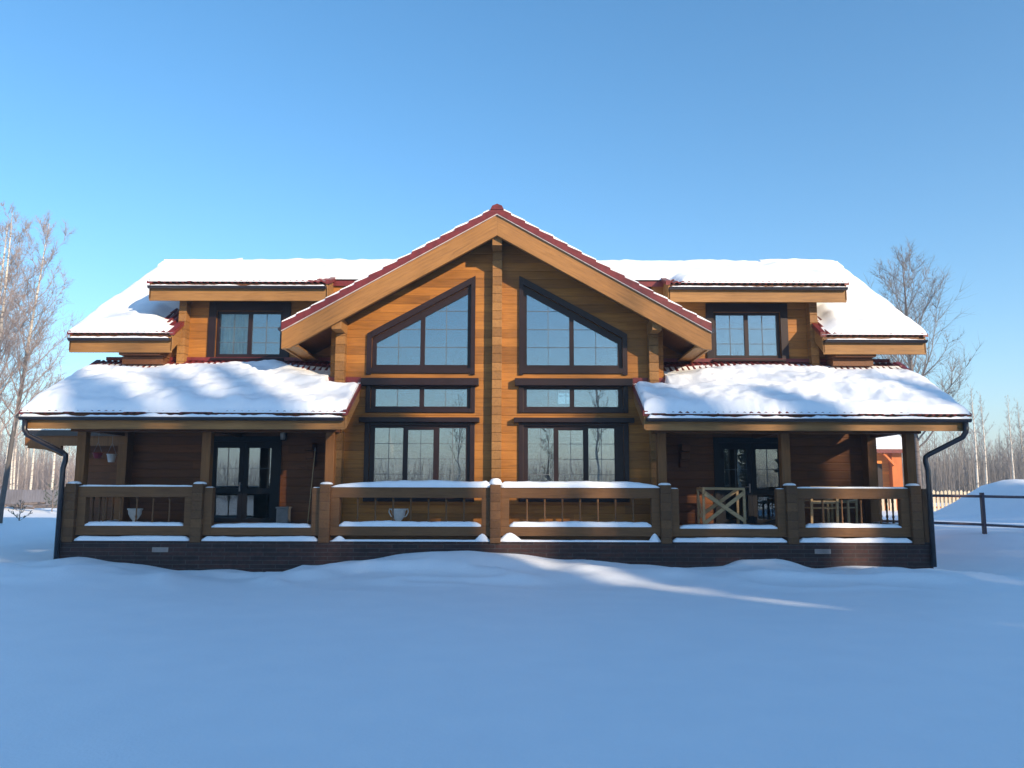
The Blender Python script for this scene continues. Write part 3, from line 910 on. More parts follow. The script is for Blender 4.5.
# main roof ends and dormer roofs
MSL = 0.632
mz = lambda y: 5.02 + MSL*(y-17.4)
dz = lambda y: 6.20 + 0.372*(y-17.5)
YR = 21.8
for sg in (-1, 1):
    side = 'left' if sg < 0 else 'right'
    a, b = sorted((X(sg*7.15), X(sg*9.42)))
    MB().prism_x([(17.45, mz(17.45)-0.05), (YR, mz(YR)-0.05), (YR, mz(YR)-0.25), (17.45, mz(17.45)-0.25)], a+0.03, b-0.03).build('main_roof_deck', M['soffit'], H)
    tiles('main_roof_tiles', a, b, 17.38, YR, mz, keep=(lambda x, y: abs(x-CX) > 7.21 or y < 18.1))
    MB().box(a+0.01, b-0.01, 17.41, 17.45, 4.57, 4.92).build('main_fascia', M['beam'], H, bevel=0.006)
    gutter(a+0.02, b-0.02, 17.345, 4.875, r=0.062)
    gsnow(a+0.04, b-0.04, 17.345, 4.875, 7+sg, h=0.05 if sg > 0 else 0.06)
    for off, ye, s in ((7.15, 18.08, 1), (9.42, YR, -1)):
        xa, xb = sorted((X(sg*off), X(sg*(off+0.04*s))))
        MB().prism_x([(17.41, mz(17.41)-0.03), (ye, mz(ye)-0.03), (ye, mz(ye)-0.36), (17.41, mz(17.41)-0.42)], xa, xb).build('verge_board', M['beam_y'], H, bevel=0.004)
        xc, xd = sorted((X(sg*(off-0.05*s)), X(sg*(off+0.06*s))))
        fl = 0.05 if off < 8 else 0.01
        MB().prism_x([(17.38, mz(17.38)+fl), (ye, mz(ye)+fl), (ye, mz(ye)-0.05), (17.38, mz(17.38)-0.05)], xc, xd).build('verge_flashing', M['tile'], H)
    def th(x, y, sg=sg):
        off = (x-CX)*sg
        n1 = NZ(x, y, 0.8, 12+sg); n2 = NZ(x, y, 2.9, 16+sg)
        t = 0.17 + 0.08*n1 + 0.045*n2
        # bare triangle of tiles next to the dormer cheek
        if y < 18.7: t *= sstep(0.0, 0.45, (off-7.17) - 0.45*sstep(17.5, 18.3, y)*(1 if sg < 0 else 0.35))
        rim = 0.01+0.02*NZ(x, 0, 5, 2+sg)
        t *= edge(y-17.38-rim*(1 if sg > 0 else 0.2), 0.16)
        t *= edge(9.46-off, 0.3)
        if y > YR-0.3: t = max(t, 0.1)
        return t
    snow_sheet(a-0.02, b+0.02, 17.37, YR+0.05, mz, th, step=0.045, keep=(lambda x, y: abs(x-CX) > 7.21 or y < 18.1),
               label='snow lying on the %s end of the main roof beside the dormer' % side)
    # dormer
    a, b = sorted((X(sg*3.8), X(sg*7.78)))
    ai, bi = sorted((X(sg*0.02), X(sg*7.78)))
    MB().prism_x([(17.55, dz(17.55)-0.05), (YR, dz(YR)-0.05), (YR, dz(YR)-0.22), (17.55, dz(17.55)-0.2)], a+0.02, b-0.02).build('dormer_roof_deck', M['soffit'], H)
    def inner_ok(x, y):
        of = abs(x-CX)
        if of > 3.8: return True
        return y > 18.02 and dz(y) > TZ - GS*of - 0.45
    tiles('dormer_roof_tiles', ai, bi, 17.48, YR, dz, keep=inner_ok)
    ia, ib = sorted((X(sg*2.2), X(sg*3.82)))
    MB().prism_x([(18.04, dz(18.04)-0.04), (19.6, dz(19.6)-0.04), (19.6, dz(19.6)-0.25), (18.04, dz(18.04)-0.16)], ia, ib).build('valley_deck', M['tile'], H)
    MB().box(a+0.01, b-0.01, 17.51, 17.55, 5.76, 6.10).build('dormer_fascia', M['beam'], H, bevel=0.006)
    gutter(a+0.01, b-0.02, 17.44, 6.075, r=0.06)
    gsnow(a+0.04, b-0.04, 17.44, 6.075, 17+sg, h=0.05)
    for off in (7.78, 3.8):
        s = -1 if off > 5 else 1
        ye = YR if off > 5 else 18.6
        xa, xb = sorted((X(sg*off), X(sg*(off+0.04*s))))
        MB().prism_x([(17.51, dz(17.51)-0.03), (ye, dz(ye)-0.03), (ye, dz(ye)-0.34), (17.51, dz(17.51)-0.40)], xa, xb).build('verge_board', M['beam_y'], H, bevel=0.004)
        xc, xd = sorted((X(sg*(off-0.05*s)), X(sg*(off+0.05*s))))
        fl = 0.05 if off < 5 else 0.01
        MB().prism_x([(17.48, dz(17.48)+fl), (ye, dz(ye)+fl), (ye, dz(ye)-0.05), (17.48, dz(17.48)-0.05)], xc, xd).build('verge_flashing', M['tile'], H)
    MB().box(a+0.3, b-0.3, 17.75, 17.95, 5.86, 6.04).build('eave_purlin', M['soffit'], H)
    def th(x, y, sg=sg):
        off = (x-CX)*sg
        n1 = NZ(x, y, 0.7, 22+sg); n2 = NZ(x, y, 2.9, 26+sg)
        t = 0.19 + 0.07*n1 + 0.04*n2
        rim = 0.005+0.03*NZ(x, 0, 3, 5+sg)
        t *= edge(y-17.48-rim, 0.22)
        t *= edge(7.84-off, 0.22)
        if off > 3.0 and y < 18.04: t *= edge(off-(3.98 if sg < 0 else 3.85)-0.25*(1-sstep(17.5, 18.4, y)), 0.35) if off < 5 else 1
        if y > YR-0.6: t *= 1-0.25*((y-(YR-0.6))/0.6)**2
        return t
    snow_sheet(ai-0.02 if sg < 0 else ai, bi+0.02 if sg > 0 else bi, 17.47, YR+0.05, dz, th, step=0.05, keep=inner_ok,
               label='deep snow lying on the %s dormer roof up to the ridge' % side)

# rear slope and ridge
MB().prism_x([(YR, mz(YR)-0.0), (26.3, mz(YR)-MSL*(26.3-YR)), (26.3, mz(YR)-MSL*(26.3-YR)-0.2), (YR, mz(YR)-0.22)], X(-9.42), X(9.42)).build('rear_roof', M['tile'], H)
MB().prism_x([(YR, mz(YR)+0.15), (26.3, mz(YR)-MSL*(26.3-YR)+0.15), (26.3, mz(YR)-MSL*(26.3-YR)+0.004), (YR, mz(YR)+0.004)], X(-9.4), X(9.4)).build('roof_snow', M['snow'])
tag(bpy.data.objects['roof_snow.%03d' % max([int(o.name[-3:]) for o in bpy.data.objects if o.name.startswith('roof_snow.')])], 'snow lying on the rear slope behind the main ridge', 'snow', kind='stuff')

# central gable roof
GW = 4.39
def gtop(off): return TZ - GS*abs(off)
for sg in (-1, 1):
    tb = MB(); n = 15; st = GW/n
    for k in range(n):
        o0 = k*st; o1 = (k+1)*st
        # overlapping rows: lower edge stands proud of the next row
        pa = [(X(sg*o0), gtop(o0)-0.015), (X(sg*o1), gtop(o1)+0.022), (X(sg*o1), gtop(o1)-0.15), (X(sg*o0), gtop(o0)-0.15)]
        z_mid = gtop((o0+o1)/2)
        yend = 17.5+(z_mid-6.2)/0.372 + 0.25
        yend = max(18.12, yend)
        tb.prism_y(pa, 16.10, yend)
    tb.build('gable_roof_tiles', M['tile'], H)
    # structure under the tiles
    MB().prism_y([(X(0), TZ-0.155), (X(sg*GW), gtop(GW)-0.155), (X(sg*GW), gtop(GW)-0.42), (X(0), sof)], 16.26, 18.1).build('gable_soffit', M['soffit'], H)
    rake = [(X(0), TZ-0.155), (X(sg*GW), gtop(GW)-0.155), (X(sg*GW), gtop(GW)-0.52), (X(sg*(GW-0.17)), gtop(GW-0.17)-0.60), (X(0), TZ-0.60)]
    MB().prism_y(rake, 16.15, 16.25).build('rake_board', M['beam_l'] if sg < 0 else M['beam_r'], H, bevel=0.006)
    # white drip strip of snow under the tile edge
    MB().prism_y([(X(0.0), TZ-0.135), (X(sg*GW), gtop(GW)-0.135), (X(sg*GW), gtop(GW)-0.165), (X(0.0), TZ-0.165)], 16.105, 16.15).build('drip_edge', M['cap'], H)
    # eave return board along the low side
    MB().box(X(sg*(GW-0.04)), X(sg*GW), 16.26, 18.1, gtop(GW)-0.50, gtop(GW)-0.2).build('gable_eave_fascia', M['beam_y'], H)
    MB().box(X(sg*(GW-0.32)), X(sg*(GW-0.04)), 16.26, 18.1, gtop(GW)-0.46, gtop(GW)-0.42).build('gable_eave_soffit', M['beam_y'], H)
    MB().box(X(sg*3.3)-0.10, X(sg*3.3)+0.10, 16.255, YC, 4.87, 5.13).build('purlin', M['beam_y'], H, bevel=0.008)
    # thin snow along the verge
    sm = MB(); m = 60
    for k in range(m):
        o0 = GW*k/m; o1 = GW*(k+1)/m
        h0 = 0.035+0.02*mnoise.noise((o0*3, sg, 1)); h1 = 0.035+0.02*mnoise.noise((o1*3, sg, 1))
        zoff = lambda o: gtop(o)+0.018*((o/st) % 1.0)
        zm = gtop((o0+o1)/2); yend = max(18.12, 17.5+(zm-6.2)/0.372 + 0.2)
        sm.prism_y([(X(sg*o0), zoff(o0)-0.02), (X(sg*o1), zoff(o1-0.0001)-0.02), (X(sg*o1), zoff(o1-0.0001)+h1), (X(sg*o0), zoff(o0)+h0)], 16.13, yend)
    so = sm.build('roof_snow', M['snow'], smooth=False)
    tag(so, 'thin snow on the %s slope of the central gable roof' % ('left' if sg < 0 else 'right'), 'snow', kind='stuff')
    # snow guard clip at the rake foot
    cl = MB(); cl.tube((X(sg*(GW+0.02)), 16.11, gtop(GW)-0.12), (X(sg*(GW+0.02)), 18.05, gtop(GW)-0.12), 0.05, n=10)
    cl.build('gable_gutter', M['gutter'], H)
MB().box(X(0)-0.10, X(0)+0.10, 16.255, YC, 6.66, 6.88).build('ridge_purlin', M['beam_y'], H, bevel=0.008)
MB().prism_y([(X(-0.14), TZ-0.06), (X(-0.10), TZ+0.02), (X(0), TZ+0.06), (X(0.10), TZ+0.02), (X(0.14), TZ-0.06)], 16.085, 20.6).build('ridge_cap', M['tile'], H)

mb = MB()
for vs, fs in gutter_snow: mb.add(vs, fs)
tag(mb.build('gutter_snow', M['snow'], smooth=True), 'narrow ribbons of snow filling the dark eave gutters', 'snow', kind='stuff')

# --- downpipes
for sg in (-1, 1):
    e = X(sg*9.0); c = X(sg*8.47)
    pts = [(e, 15.36, 2.93), (e, 15.36, 2.72), (e-sg*0.05, 15.39, 2.62), (X(sg*8.54), 15.9, 2.31), (c+sg*0.02, 15.93, 2.26), (c, 15.90, 2.16), (c, 15.83, 2.0), (c, 15.83, 0.15)]
    MB().polytube(pts, 0.05, 10).build('downpipe', M['gutter'], H, smooth=True)

# --- veranda railing (fixed part of the house)
RAILSNOW = MB()
YP = 16.0
posts = [-8.31, -5.83, -3.335, 0.0, 3.335, 5.80, 8.23]
def soft_strip(mb, xa, xb, ya, yb, z, h, seed, taper=0.15, taper_r=None):
    taper_r = taper if taper_r is None else taper_r
    n = max(4, int((xb-xa)/0.08)); K = 7; vs = []
    for i in range(n+1):
        x = xa+(xb-xa)*i/n
        e = min(1, max(0.12, min(edge(x-xa+0.01, taper), edge(xb-x+0.01, taper_r))))
        hh = h*e*(1+0.22*NZ(x, 0, 1.6, seed)+0.12*NZ(x, 0, 7, seed))
        jy = 0.012*NZ(x, 3, 5, seed)
        for k in range(K):
            t = math.pi*k/(K-1)
            yy = (ya+yb)/2 - (yb-ya)/2*math.copysign(abs(math.cos(t))**0.6, math.cos(t)) + jy
            vs.append((x, yy, z + hh*math.sin(t)**0.6 if 0 < k < K-1 else z))
    fs = [tuple(reversed((i*K+k, i*K+k+1, (i+1)*K+k+1, (i+1)*K+k))) for i in range(n) for k in range(K-1)]
    fs += [tuple(range(K)), tuple(range(n*K+K-1, n*K-1, -1))]
    mb.add(vs, fs)
for i, off in enumerate(posts):
    z1 = 1.70
    MB().box(X(off)-0.105, X(off)+0.105, 15.86, 16.13, 0.57, z1).build('railing_post', M['rail_post'], H, bevel=0.012)
    dome = 0.13 if i == 3 else 0.05
    K = 8
    RAILSNOW.lathe((X(off), 15.995, z1-0.003), [(0.125, 0), (0.125, dome*0.35), (0.10, dome*0.75), (0.055, dome*0.97), (0.005, dome)], 12)
panels = [(0, 1, True), (1, 2, False), (2, 3, True), (3, 4, True), (4, 5, False), (5, 6, True)]
for (a, b, full) in panels:
    xa, xb = X(posts[a])+0.105, X(posts[b])-0.105
    sw = 0.165
    if not full: sw = 0.165
    top = 1.645 if full else 1.63
    p = MB()
    if full:
        p.box(xa, xb, 15.955, 16.105, 1.44, 1.645)
        p.box(xa, xb, 15.955, 16.105, 0.705, 0.885)
        p.box(xa, xa+sw, 15.952, 16.108, 0.887, 1.438); p.box(xb-sw, xb, 15.952, 16.108, 0.887, 1.438)
        po = p.build('railing_panel', M['rail'], H, bevel=0.006)
        n = int(round((xb-xa-2*sw)/0.345))
        for k in range(1, n):
            x = xa+sw+(xb-xa-2*sw)*k/n
            bl = MB().lathe((x, 16.03, 0.887), [(0.022, 0), (0.022, 0.10), (0.013, 0.13), (0.024, 0.17), (0.014, 0.22), (0.017, 0.36), (0.014, 0.45), (0.022, 0.47), (0.022, 0.55)], 8)
            bl.build('baluster', M['rail_v'], po, smooth=True)
        central = a in (2, 3)
        soft_strip(RAILSNOW, xa-(0.0), xb, 15.93 if central else 15.97, 16.13 if central else 16.09, 1.644, 0.125 if central else 0.035, a*3.1, taper=(1.5 if a == 2 else 0.05) if central else 0.2, taper_r=(0.05 if a == 2 else 0.9) if central else 0.2)
        soft_strip(RAILSNOW, xa+sw+0.01, xb-sw-0.01, 15.945, 16.115, 0.884, 0.10 if central else 0.075, a*2.2+1, taper=0.12)
    else:
        p.box(xa, xa+sw, 15.955, 16.105, 0.705, top); p.box(xb-sw, xb, 15.955, 16.105, 0.705, top)
        p.box(xa+sw, xb-sw, 15.957, 16.103, 0.705, 0.86)
        p.build('railing_stub', M['rail'], H, bevel=0.006)
        soft_strip(RAILSNOW, xa+sw+0.01, xb-sw-0.01, 15.945, 16.115, 0.858, 0.08, a*2.2+1, taper=0.12)
        for xx in (xa+sw/2, xb-sw/2): soft_strip(RAILSNOW, xx-0.07, xx+0.07, 15.97, 16.09, top-0.002, 0.02, 2, taper=0.05)
    # snow on the brick ledge
    if a in (2, 3):
        soft_strip(RAILSNOW, xa+0.02, xb-0.02, 15.89, 16.0, 0.599, 0.035, a+5.0, taper=0.2)
    else:
        soft_strip(RAILSNOW, xa+0.02, xb-0.02, 15.885, 16.01, 0.599, 0.09, a+5.0, taper=0.12)
# little banks against the centre posts
for (off, w_, h_) in ((-0.26, 0.19, 0.15), (0.30, 0.30, 0.17), (3.12, 0.15, 0.16), (-3.05, 0.18, 0.10)):
    rr_ = [1, 0.85, 0.65, 0.45, 0.25, 0.05]
    RAILSNOW.add([(X(off)+w_*math.cos(t)*q*(1+0.2*math.sin(3*t+off)), 15.94-0.06*math.sin(t)*q, 0.60+h_*(0.5+0.5*math.cos(math.pi*q))*(1-0.3*math.cos(t)*(1 if off > 0 else -1)*q)) for q in rr_ for t in [2*math.pi*k/14 for k in range(14)]],
                 [(j*14+k, (j+1)*14+k, (j+1)*14+(k+1) % 14, j*14+(k+1) % 14) for j in range(5) for k in range(14)])
# side railings between the front corner and the house corner
for sg in (-1, 1):
    xo = X(sg*8.27)
    p = MB(); p.box(xo-0.07, xo+0.07, 16.135, 17.79, 1.44, 1.645); p.box(xo-0.07, xo+0.07, 16.135, 17.79, 0.705, 0.885)
    po = p.build('side_railing', M['rail'], H, bevel=0.006)
    for k in range(1, 6):
        y = 16.135+1.655*k/6
        MB().lathe((xo, y, 0.887), [(0.028, 0), (0.028, 0.10), (0.016, 0.13), (0.03, 0.17), (0.018, 0.22), (0.024, 0.36), (0.018, 0.45), (0.028, 0.47), (0.028, 0.55)], 8).build('baluster', M['rail_v'], po, smooth=True)
    n0 = len(RAILSNOW.v)
    RAILSNOW.box(xo-0.06, xo+0.06, 16.15, 17.77, 1.645, 1.68); RAILSNOW.box(xo-0.06, xo+0.06, 16.15, 17.77, 0.885, 0.93)
    # outer stub beyond the corner post
    MB().box(X(sg*8.42), X(sg*8.56), 16.02, 16.16, 0.55, 1.64).build('corner_stub', M['rail_v'], H, bevel=0.01)
tag(RAILSNOW.build('railing_snow', M['snow'], smooth=True), 'snow caps along the veranda railings, posts and brick ledge', 'snow', kind='stuff')
# thin snow drifted onto the deck
dk = MB(); nxd, nyd = 120, 10
xa, xb = X(-8.1), X(8.1)
dk.v = [(xa+(xb-xa)*i/nxd, 16.12+0.9*j/nyd, 0.872+0.04*max(0, 1-j/nyd-0.2+0.5*NZ(i*0.3, j*0.4, 1, 3))) for j in range(nyd+1) for i in range(nxd+1)]
dk.f = [(j*(nxd+1)+i, j*(nxd+1)+i+1, (j+1)*(nxd+1)+i+1, (j+1)*(nxd+1)+i) for j in range(nyd) for i in range(nxd)]
tag(dk.build('deck_snow', M['snow'], smooth=True), 'thin snow blown across the veranda floor behind the railings', 'snow', kind='stuff')

# ------------------------------------------------------------------ side annex left of the house
an = empty('side_annex', (-10.2, 21.5, 0), 'small lean-to annex with a curved bracket, left of the porch', 'annex')
MB().box(-11.5, -8.75, 21.5, 24.5, -0.2, 2.9).build('wall', M['wall_wing'], an)
MB().prism_x([(20.5, 3.06), (24.6, 3.15), (24.6, 2.98), (20.5, 2.88)], -12.35, -8.9).build('roof', M['soffit'], an)
MB().box(-12.37, -8.88, 20.44, 20.5, 2.68, 2.95).build('fascia', M['column'], an)
MB().box(-12.37, -8.88, 20.36, 20.44, 2.93, 3.07).build('gutter', M['gutter'], an)
br = MB()
arc = [(-12.3, 2.68), (-11.45, 2.68), (-11.45, 2.42), (-11.6, 2.50), (-11.85, 2.58), (-12.3, 2.62)]
br.prism_y(arc, 20.46, 20.56); br.build('bracket', M['column'], an)
s = MB().prism_x([(20.42, 3.10), (24.6, 3.24), (24.6, 3.155), (20.42, 3.075)], -12.36, -8.9).build('roof_snow', M['snow'])
tag(s, 'snow lying on the low annex roof left of the porch', 'snow', kind='stuff')

# ------------------------------------------------------------------ porch things
def urn(x, y, z, s, label):
    r = empty('planter_urn', (x, y, z), label, 'planter')
    MB().lathe((x, y, z), [(0.11*s, 0), (0.11*s, 0.03*s), (0.05*s, 0.06*s), (0.05*s, 0.11*s), (0.10*s, 0.16*s), (0.155*s, 0.27*s), (0.165*s, 0.36*s), (0.19*s, 0.385*s), (0.19*s, 0.41*s), (0.165*s, 0.41*s), (0.15*s, 0.36*s)], 20).build('urn_body', M['ceramic'], r, smooth=True)
    MB().lathe((x, y, z+0.35*s), [(0.15*s, 0), (0.15*s, 0.012), (0.01, 0.02)], 16).build('soil', M['soil'], r)
    return r
u = urn(-7.75, 16.75, 0.872, 0.80, 'white footed urn planter behind the railing of the left porch')
u = urn(-2.28, 16.42, 0.872, 0.84, 'white two-handled urn planter behind the railing under the left centre window')
hb = MB()
for s in (-1, 1):
    pts = [(-2.28+s*0.14, 16.42, 0.872+0.33), (-2.28+s*0.185, 16.42, 0.872+0.34), (-2.28+s*0.195, 16.42, 0.872+0.28), (-2.28+s*0.155, 16.42, 0.872+0.20), (-2.28+s*0.11, 16.42, 0.872+0.18)]
    MB().polytube(pts, 0.012, 6).build('handle', M['ceramic'], u, smooth=True)
# hanging pots
for x, y, z, mt, lb, ht in ((-9.08, 18.3, 2.37, 'ceramic', 'small white bucket pot hanging under the left porch roof', 0.17), (-9.45, 18.4, 2.40, 'red', 'small red hanging pot beside the white bucket under the left porch roof', 0.11)):
    r = empty('hanging_pot', (x, y, z-ht), lb, 'hanging pot')
    MB().lathe((x, y, z-ht), [(0.065, 0), (0.10, ht), (0.112, ht), (0.112, ht+0.012), (0.09, ht+0.012), (0.085, ht-0.01)], 16).build('pot', M[mt], r, smooth=True)
    w = MB()
    for s in (-1, 1): w.tube((x+s*0.105, y, z), (x, y, z+0.26), 0.004, n=4)
    w.tube((x, y, z+0.26), (x, y, 4.36 if y < 18.1 else 3.0), 0.004, n=4)
    w.build('wire', M['grey'], r)
MB().box(-9.6, -8.85, 18.3, 18.42, 2.98, 3.06).build('hanging_rail', M['column'], H)
# grey box on the left porch
g_ = empty('storage_box', (-5.0, 17.85, 0.87), 'small grey box standing on the left porch floor right of the glazed door', 'box')
MB().box(-5.12, -4.86, 17.7, 17.95, 0.87, 1.18).build('box_body', M['grey'], g_, bevel=0.01)
MB().box(-5.135, -4.845, 17.685, 17.965, 1.183, 1.22).build('lid', M['grey'], g_, bevel=0.006)
# wall lamp
l_ = empty('wall_lamp', (-5.12, 18.09, 2.72), 'small wall lamp fixed right of the glazed door on the left porch', 'lamp')
MB().box(-5.17, -5.07, 18.04, 18.095, 2.68, 2.86).build('back_plate', M['trim'], l_)
MB().lathe((-5.12, 17.98, 2.70), [(0.05, 0), (0.06, 0.14), (0.03, 0.18), (0.01, 0.19)], 12).build('lamp_shade', M['lampglass'], l_, smooth=True)
# pale pole
p_ = empty('pole', (-4.28, 17.3, 0.87), 'thin pale pole leaning upright on the left porch beside the column', 'pole')
MB().tube((-4.33, 17.3, 0.87), (-4.26, 17.45, 2.42), 0.010, 0.010, 8).build('shaft', M['pale'], p_)
MB().tube((-4.26, 17.45, 2.42), (-4.257, 17.456, 2.50), 0.015, 0.012, 8).build('tip', M['grey'], p_)

# crossed wooden stand on the right porch
st = empty('folding_table_frame', (4.35, 17.2, 0.87), 'open pale wooden frame with crossed braces on the right porch before the dark door', 'table frame')
x0, x1 = 3.98, 4.82
fr = MB()
for yy, o in ((16.85, 0.0), (17.35, 0.0)):
    fr.bar((x0+o, yy, 0.89), (x0+o, yy, 1.64), 0.05, 0.05); fr.bar((x1+o, yy, 0.89), (x1+o, yy, 1.62), 0.05, 0.05)
    fr.bar((x0-0.02+o, yy, 1.64), (x1+0.02+o, yy, 1.63), 0.045, 0.05)
fr.bar((x0, 16.85, 1.64), (x0, 17.35, 1.64), 0.05, 0.04); fr.bar((x1, 16.85, 1.62), (x1, 17.35, 1.62), 0.05, 0.04)
fr.bar((x0-0.09, 17.0, 1.6), (x0-0.01, 16.86, 0.89), 0.025, 0.04)
fr.build('frame', M['pale'], st, bevel=0.004)
for yy, s in ((16.82, 1), (16.80, -1), (17.32, 1), (17.30, -1)):
    za, zb = (0.93, 1.55) if s > 0 else (1.53, 0.98)
    if yy > 17: za += 0.12; zb += 0.06
    MB().bar((x0+0.01, yy, za), (x1-0.01, yy, zb), 0.03, 0.075).build('cross_brace', M['pale'], st, bevel=0.004)

def chair(x, y, rot, label, name='garden_chair'):
    r = empty(name, (x, y, 0.87), label, 'chair', 'slatted garden chairs on the right porch')
    c, s = math.cos(rot), math.sin(rot)
    def W(px, py, pz): return (x+px*c-py*s, y+px*s+py*c, 0.872+pz*0.82)
    w, d = 0.26, 0.24
    for sx in (-1, 1):
        MB().bar(W(sx*w, -d, 0.0), W(sx*w, -d, 0.46), 0.045, 0.045).build('leg', M['pale'], r)
        MB().bar(W(sx*w, d+0.04, 0.0), W(sx*w, d+0.10, 0.98), 0.045, 0.045).build('leg', M['pale'], r)
        MB().bar(W(sx*w, -d, 0.63), W(sx*w, d+0.05, 0.65), 0.06, 0.03).build('armrest', M['pale'], r)
        MB().bar(W(sx*w, -d, 0.46), W(sx*w, -d, 0.63), 0.04, 0.04).build('arm_post', M['pale'], r)
    m = MB()
    for k in range(5): m.bar(W(-w, -d+0.02+k*0.11, 0.45), W(w, -d+0.02+k*0.11, 0.45), 0.075, 0.025)
    m.build('seat', M['pale'], r)
    m = MB()
    for k, zz in enumerate((0.60, 0.72, 0.84, 0.96)):
        yy = d+0.04+0.06*zz/0.98
        m.bar(W(-w-0.02, yy, zz), W(w+0.02, yy, zz), 0.025, 0.06)
    m.build('backrest', M['pale'], r)
    return r
chair(6.45, 17.05, R(178), 'slatted pale wooden chair with its back to the railing on the right porch')
chair(7.05, 17.5, R(-40), 'slatted pale wooden chair nearest the open side of the right porch')
tb_ = empty('side_table', (5.85, 17.0, 0.87), 'low pale wooden slatted table beside the chairs on the right porch', 'table')
m = MB()
for k in range(5): m.box(5.62, 6.06, 16.8+k*0.09, 16.87+k*0.09, 1.30, 1.325)
m.build('tabletop', M['pale'], tb_)
for a_ in (5.65, 6.03):
    for b_ in (16.83, 17.2): MB().box(a_-0.02, a_+0.02, b_-0.02, b_+0.02, 0.87, 1.30).build('leg', M['pale'], tb_)

# ------------------------------------------------------------------ right side: pipe railing, picket fence, neighbour
pf = empty('pipe_railing', (11.8, 21.0, 0.6), 'rust dark metal pipe railing with two bars, standing in deep snow right of the house', 'railing')
MB().polytube([(8.9, 20.6, 1.50), (11.8, 20.9, 1.47), (14.8, 21.2, 1.42)], 0.035, 8).build('top_bar', M['metal'], pf, smooth=True)
MB().polytube([(8.9, 20.6, 0.86), (11.8, 20.9, 0.76), (14.8, 21.2, 0.60)], 0.032, 8).build('lower_bar', M['metal'], pf, smooth=True)
for x in (12.12, 15.3):
    MB().box(x-0.035, x+0.035, 20.87, 20.97, 0.2, 1.56).build('post', M['metal'], pf)

fn = empty('picket_fence', (24.0, 42.0, 0.3), 'pale pointed picket fence behind the snow bank right of the house', 'fence')
zg = 0.35
for k in range(62):
    x = 19.2+k*0.215; y = 42.0+0.02*k
    h = 1.62+0.03*((k*37) % 7-3)/3
    m = MB(); m.prism_y([(x-0.065, zg), (x+0.065, zg), (x+0.065, h-0.06), (x, h+0.02), (x-0.065, h-0.06)], y, y+0.03)
    m.build('picket', M['picket'], fn)
for z in (0.75, 1.28):
    MB().bar((19.1, 42.06, z), (32.4, 43.30, z), 0.05, 0.1).build('rail', M['orange_dk'], fn)

nb = empty('neighbour_house', (18.8, 46.5, 0.5), 'bright orange timber house with steep snowy roof seen past the right porch', 'house')
MB().box(15.0, 21.25, 45.0, 51.0, 0.2, 3.9).build('wall', M['orange'], nb)
MB().box(21.0, 21.55, 44.6, 45.0, 0.2, 3.9).build('corner_post', M['orange_dk'], nb)
MB().box(20.1, 20.6, 44.94, 44.998, 1.8, 3.1).build('window', M['trim'], nb)
MB().prism_x([(44.2, 3.9), (48.0, 5.9), (51.8, 3.9), (51.8, 3.7), (44.2, 3.7)], 14.4, 22.0).build('roof', M['tile'], nb)
MB().box(14.4, 22.02, 44.12, 44.198, 3.66, 3.86).build('fascia', M['tile'], nb)
MB().bar((21.1, 44.55, 3.0), (20.4, 44.3, 3.65), 0.12, 0.12).build('bracket', M['orange_dk'], nb)
vs = [(14.4, 44.1, 3.92), (22.0, 44.1, 3.92), (21.4, 48.0, 6.2), (14.4, 48.0, 6.2), (14.4, 44.1, 3.87), (22.0, 44.1, 3.87), (22.0, 48.0, 5.92), (14.4, 48.0, 5.92), (14.4, 51.8, 4.0), (22, 51.8, 4.0), (14.4, 51.8, 3.92), (22.0, 51.8, 3.92)]
s = MB().add(vs, [(0, 1, 2, 3), (4, 5, 1, 0), (1, 5, 6, 2), (3, 2, 9, 8), (2, 6, 11, 9), (8, 9, 11, 10)]).build('roof_snow', M['snow'])
tag(s, 'bright sunlit snow on the roof of the orange neighbour house', 'snow', kind='stuff')

# left: long grey board fence, snow covered log pile
fe = empty('board_fence', (-45.0, 60.0, 0.3), 'long grey board fence in shade behind the birches at far left', 'fence')
for k in range(12):
    m = MB(); xa = -75+k*4.2
    for q in range(21):
        m.box(xa+q*0.2, xa+q*0.2+0.19, 60.0, 60.03, 0.0, 1.50+0.015*((q*5+k) % 3))
    m.build('board_panel', M['fence'], fe)
    MB().box(xa-0.06, xa+0.06, 60.04, 60.16, 0.0, 1.55).build('fence_post', M['fence'], fe)
lp = empty('log_pile', (-26.5, 44.5, 0.3), 'low pile of dark logs with twigs half buried in snow at far left', 'log pile')
rnd = random.Random(5)
for k in range(16):
    x = -29.3+rnd.random()*4.6; y = 43.2+rnd.random()*0.9; z = 0.62+0.22*rnd.random()*(1-abs(x+27)/3)
    MB().tube((x, y, z), (x+1.2*rnd.uniform(0.6, 1), y+rnd.uniform(-0.4, 0.4), z+rnd.uniform(-0.06, 0.08)), 0.09, 0.07, 8).build('log', M['greybark'], lp)

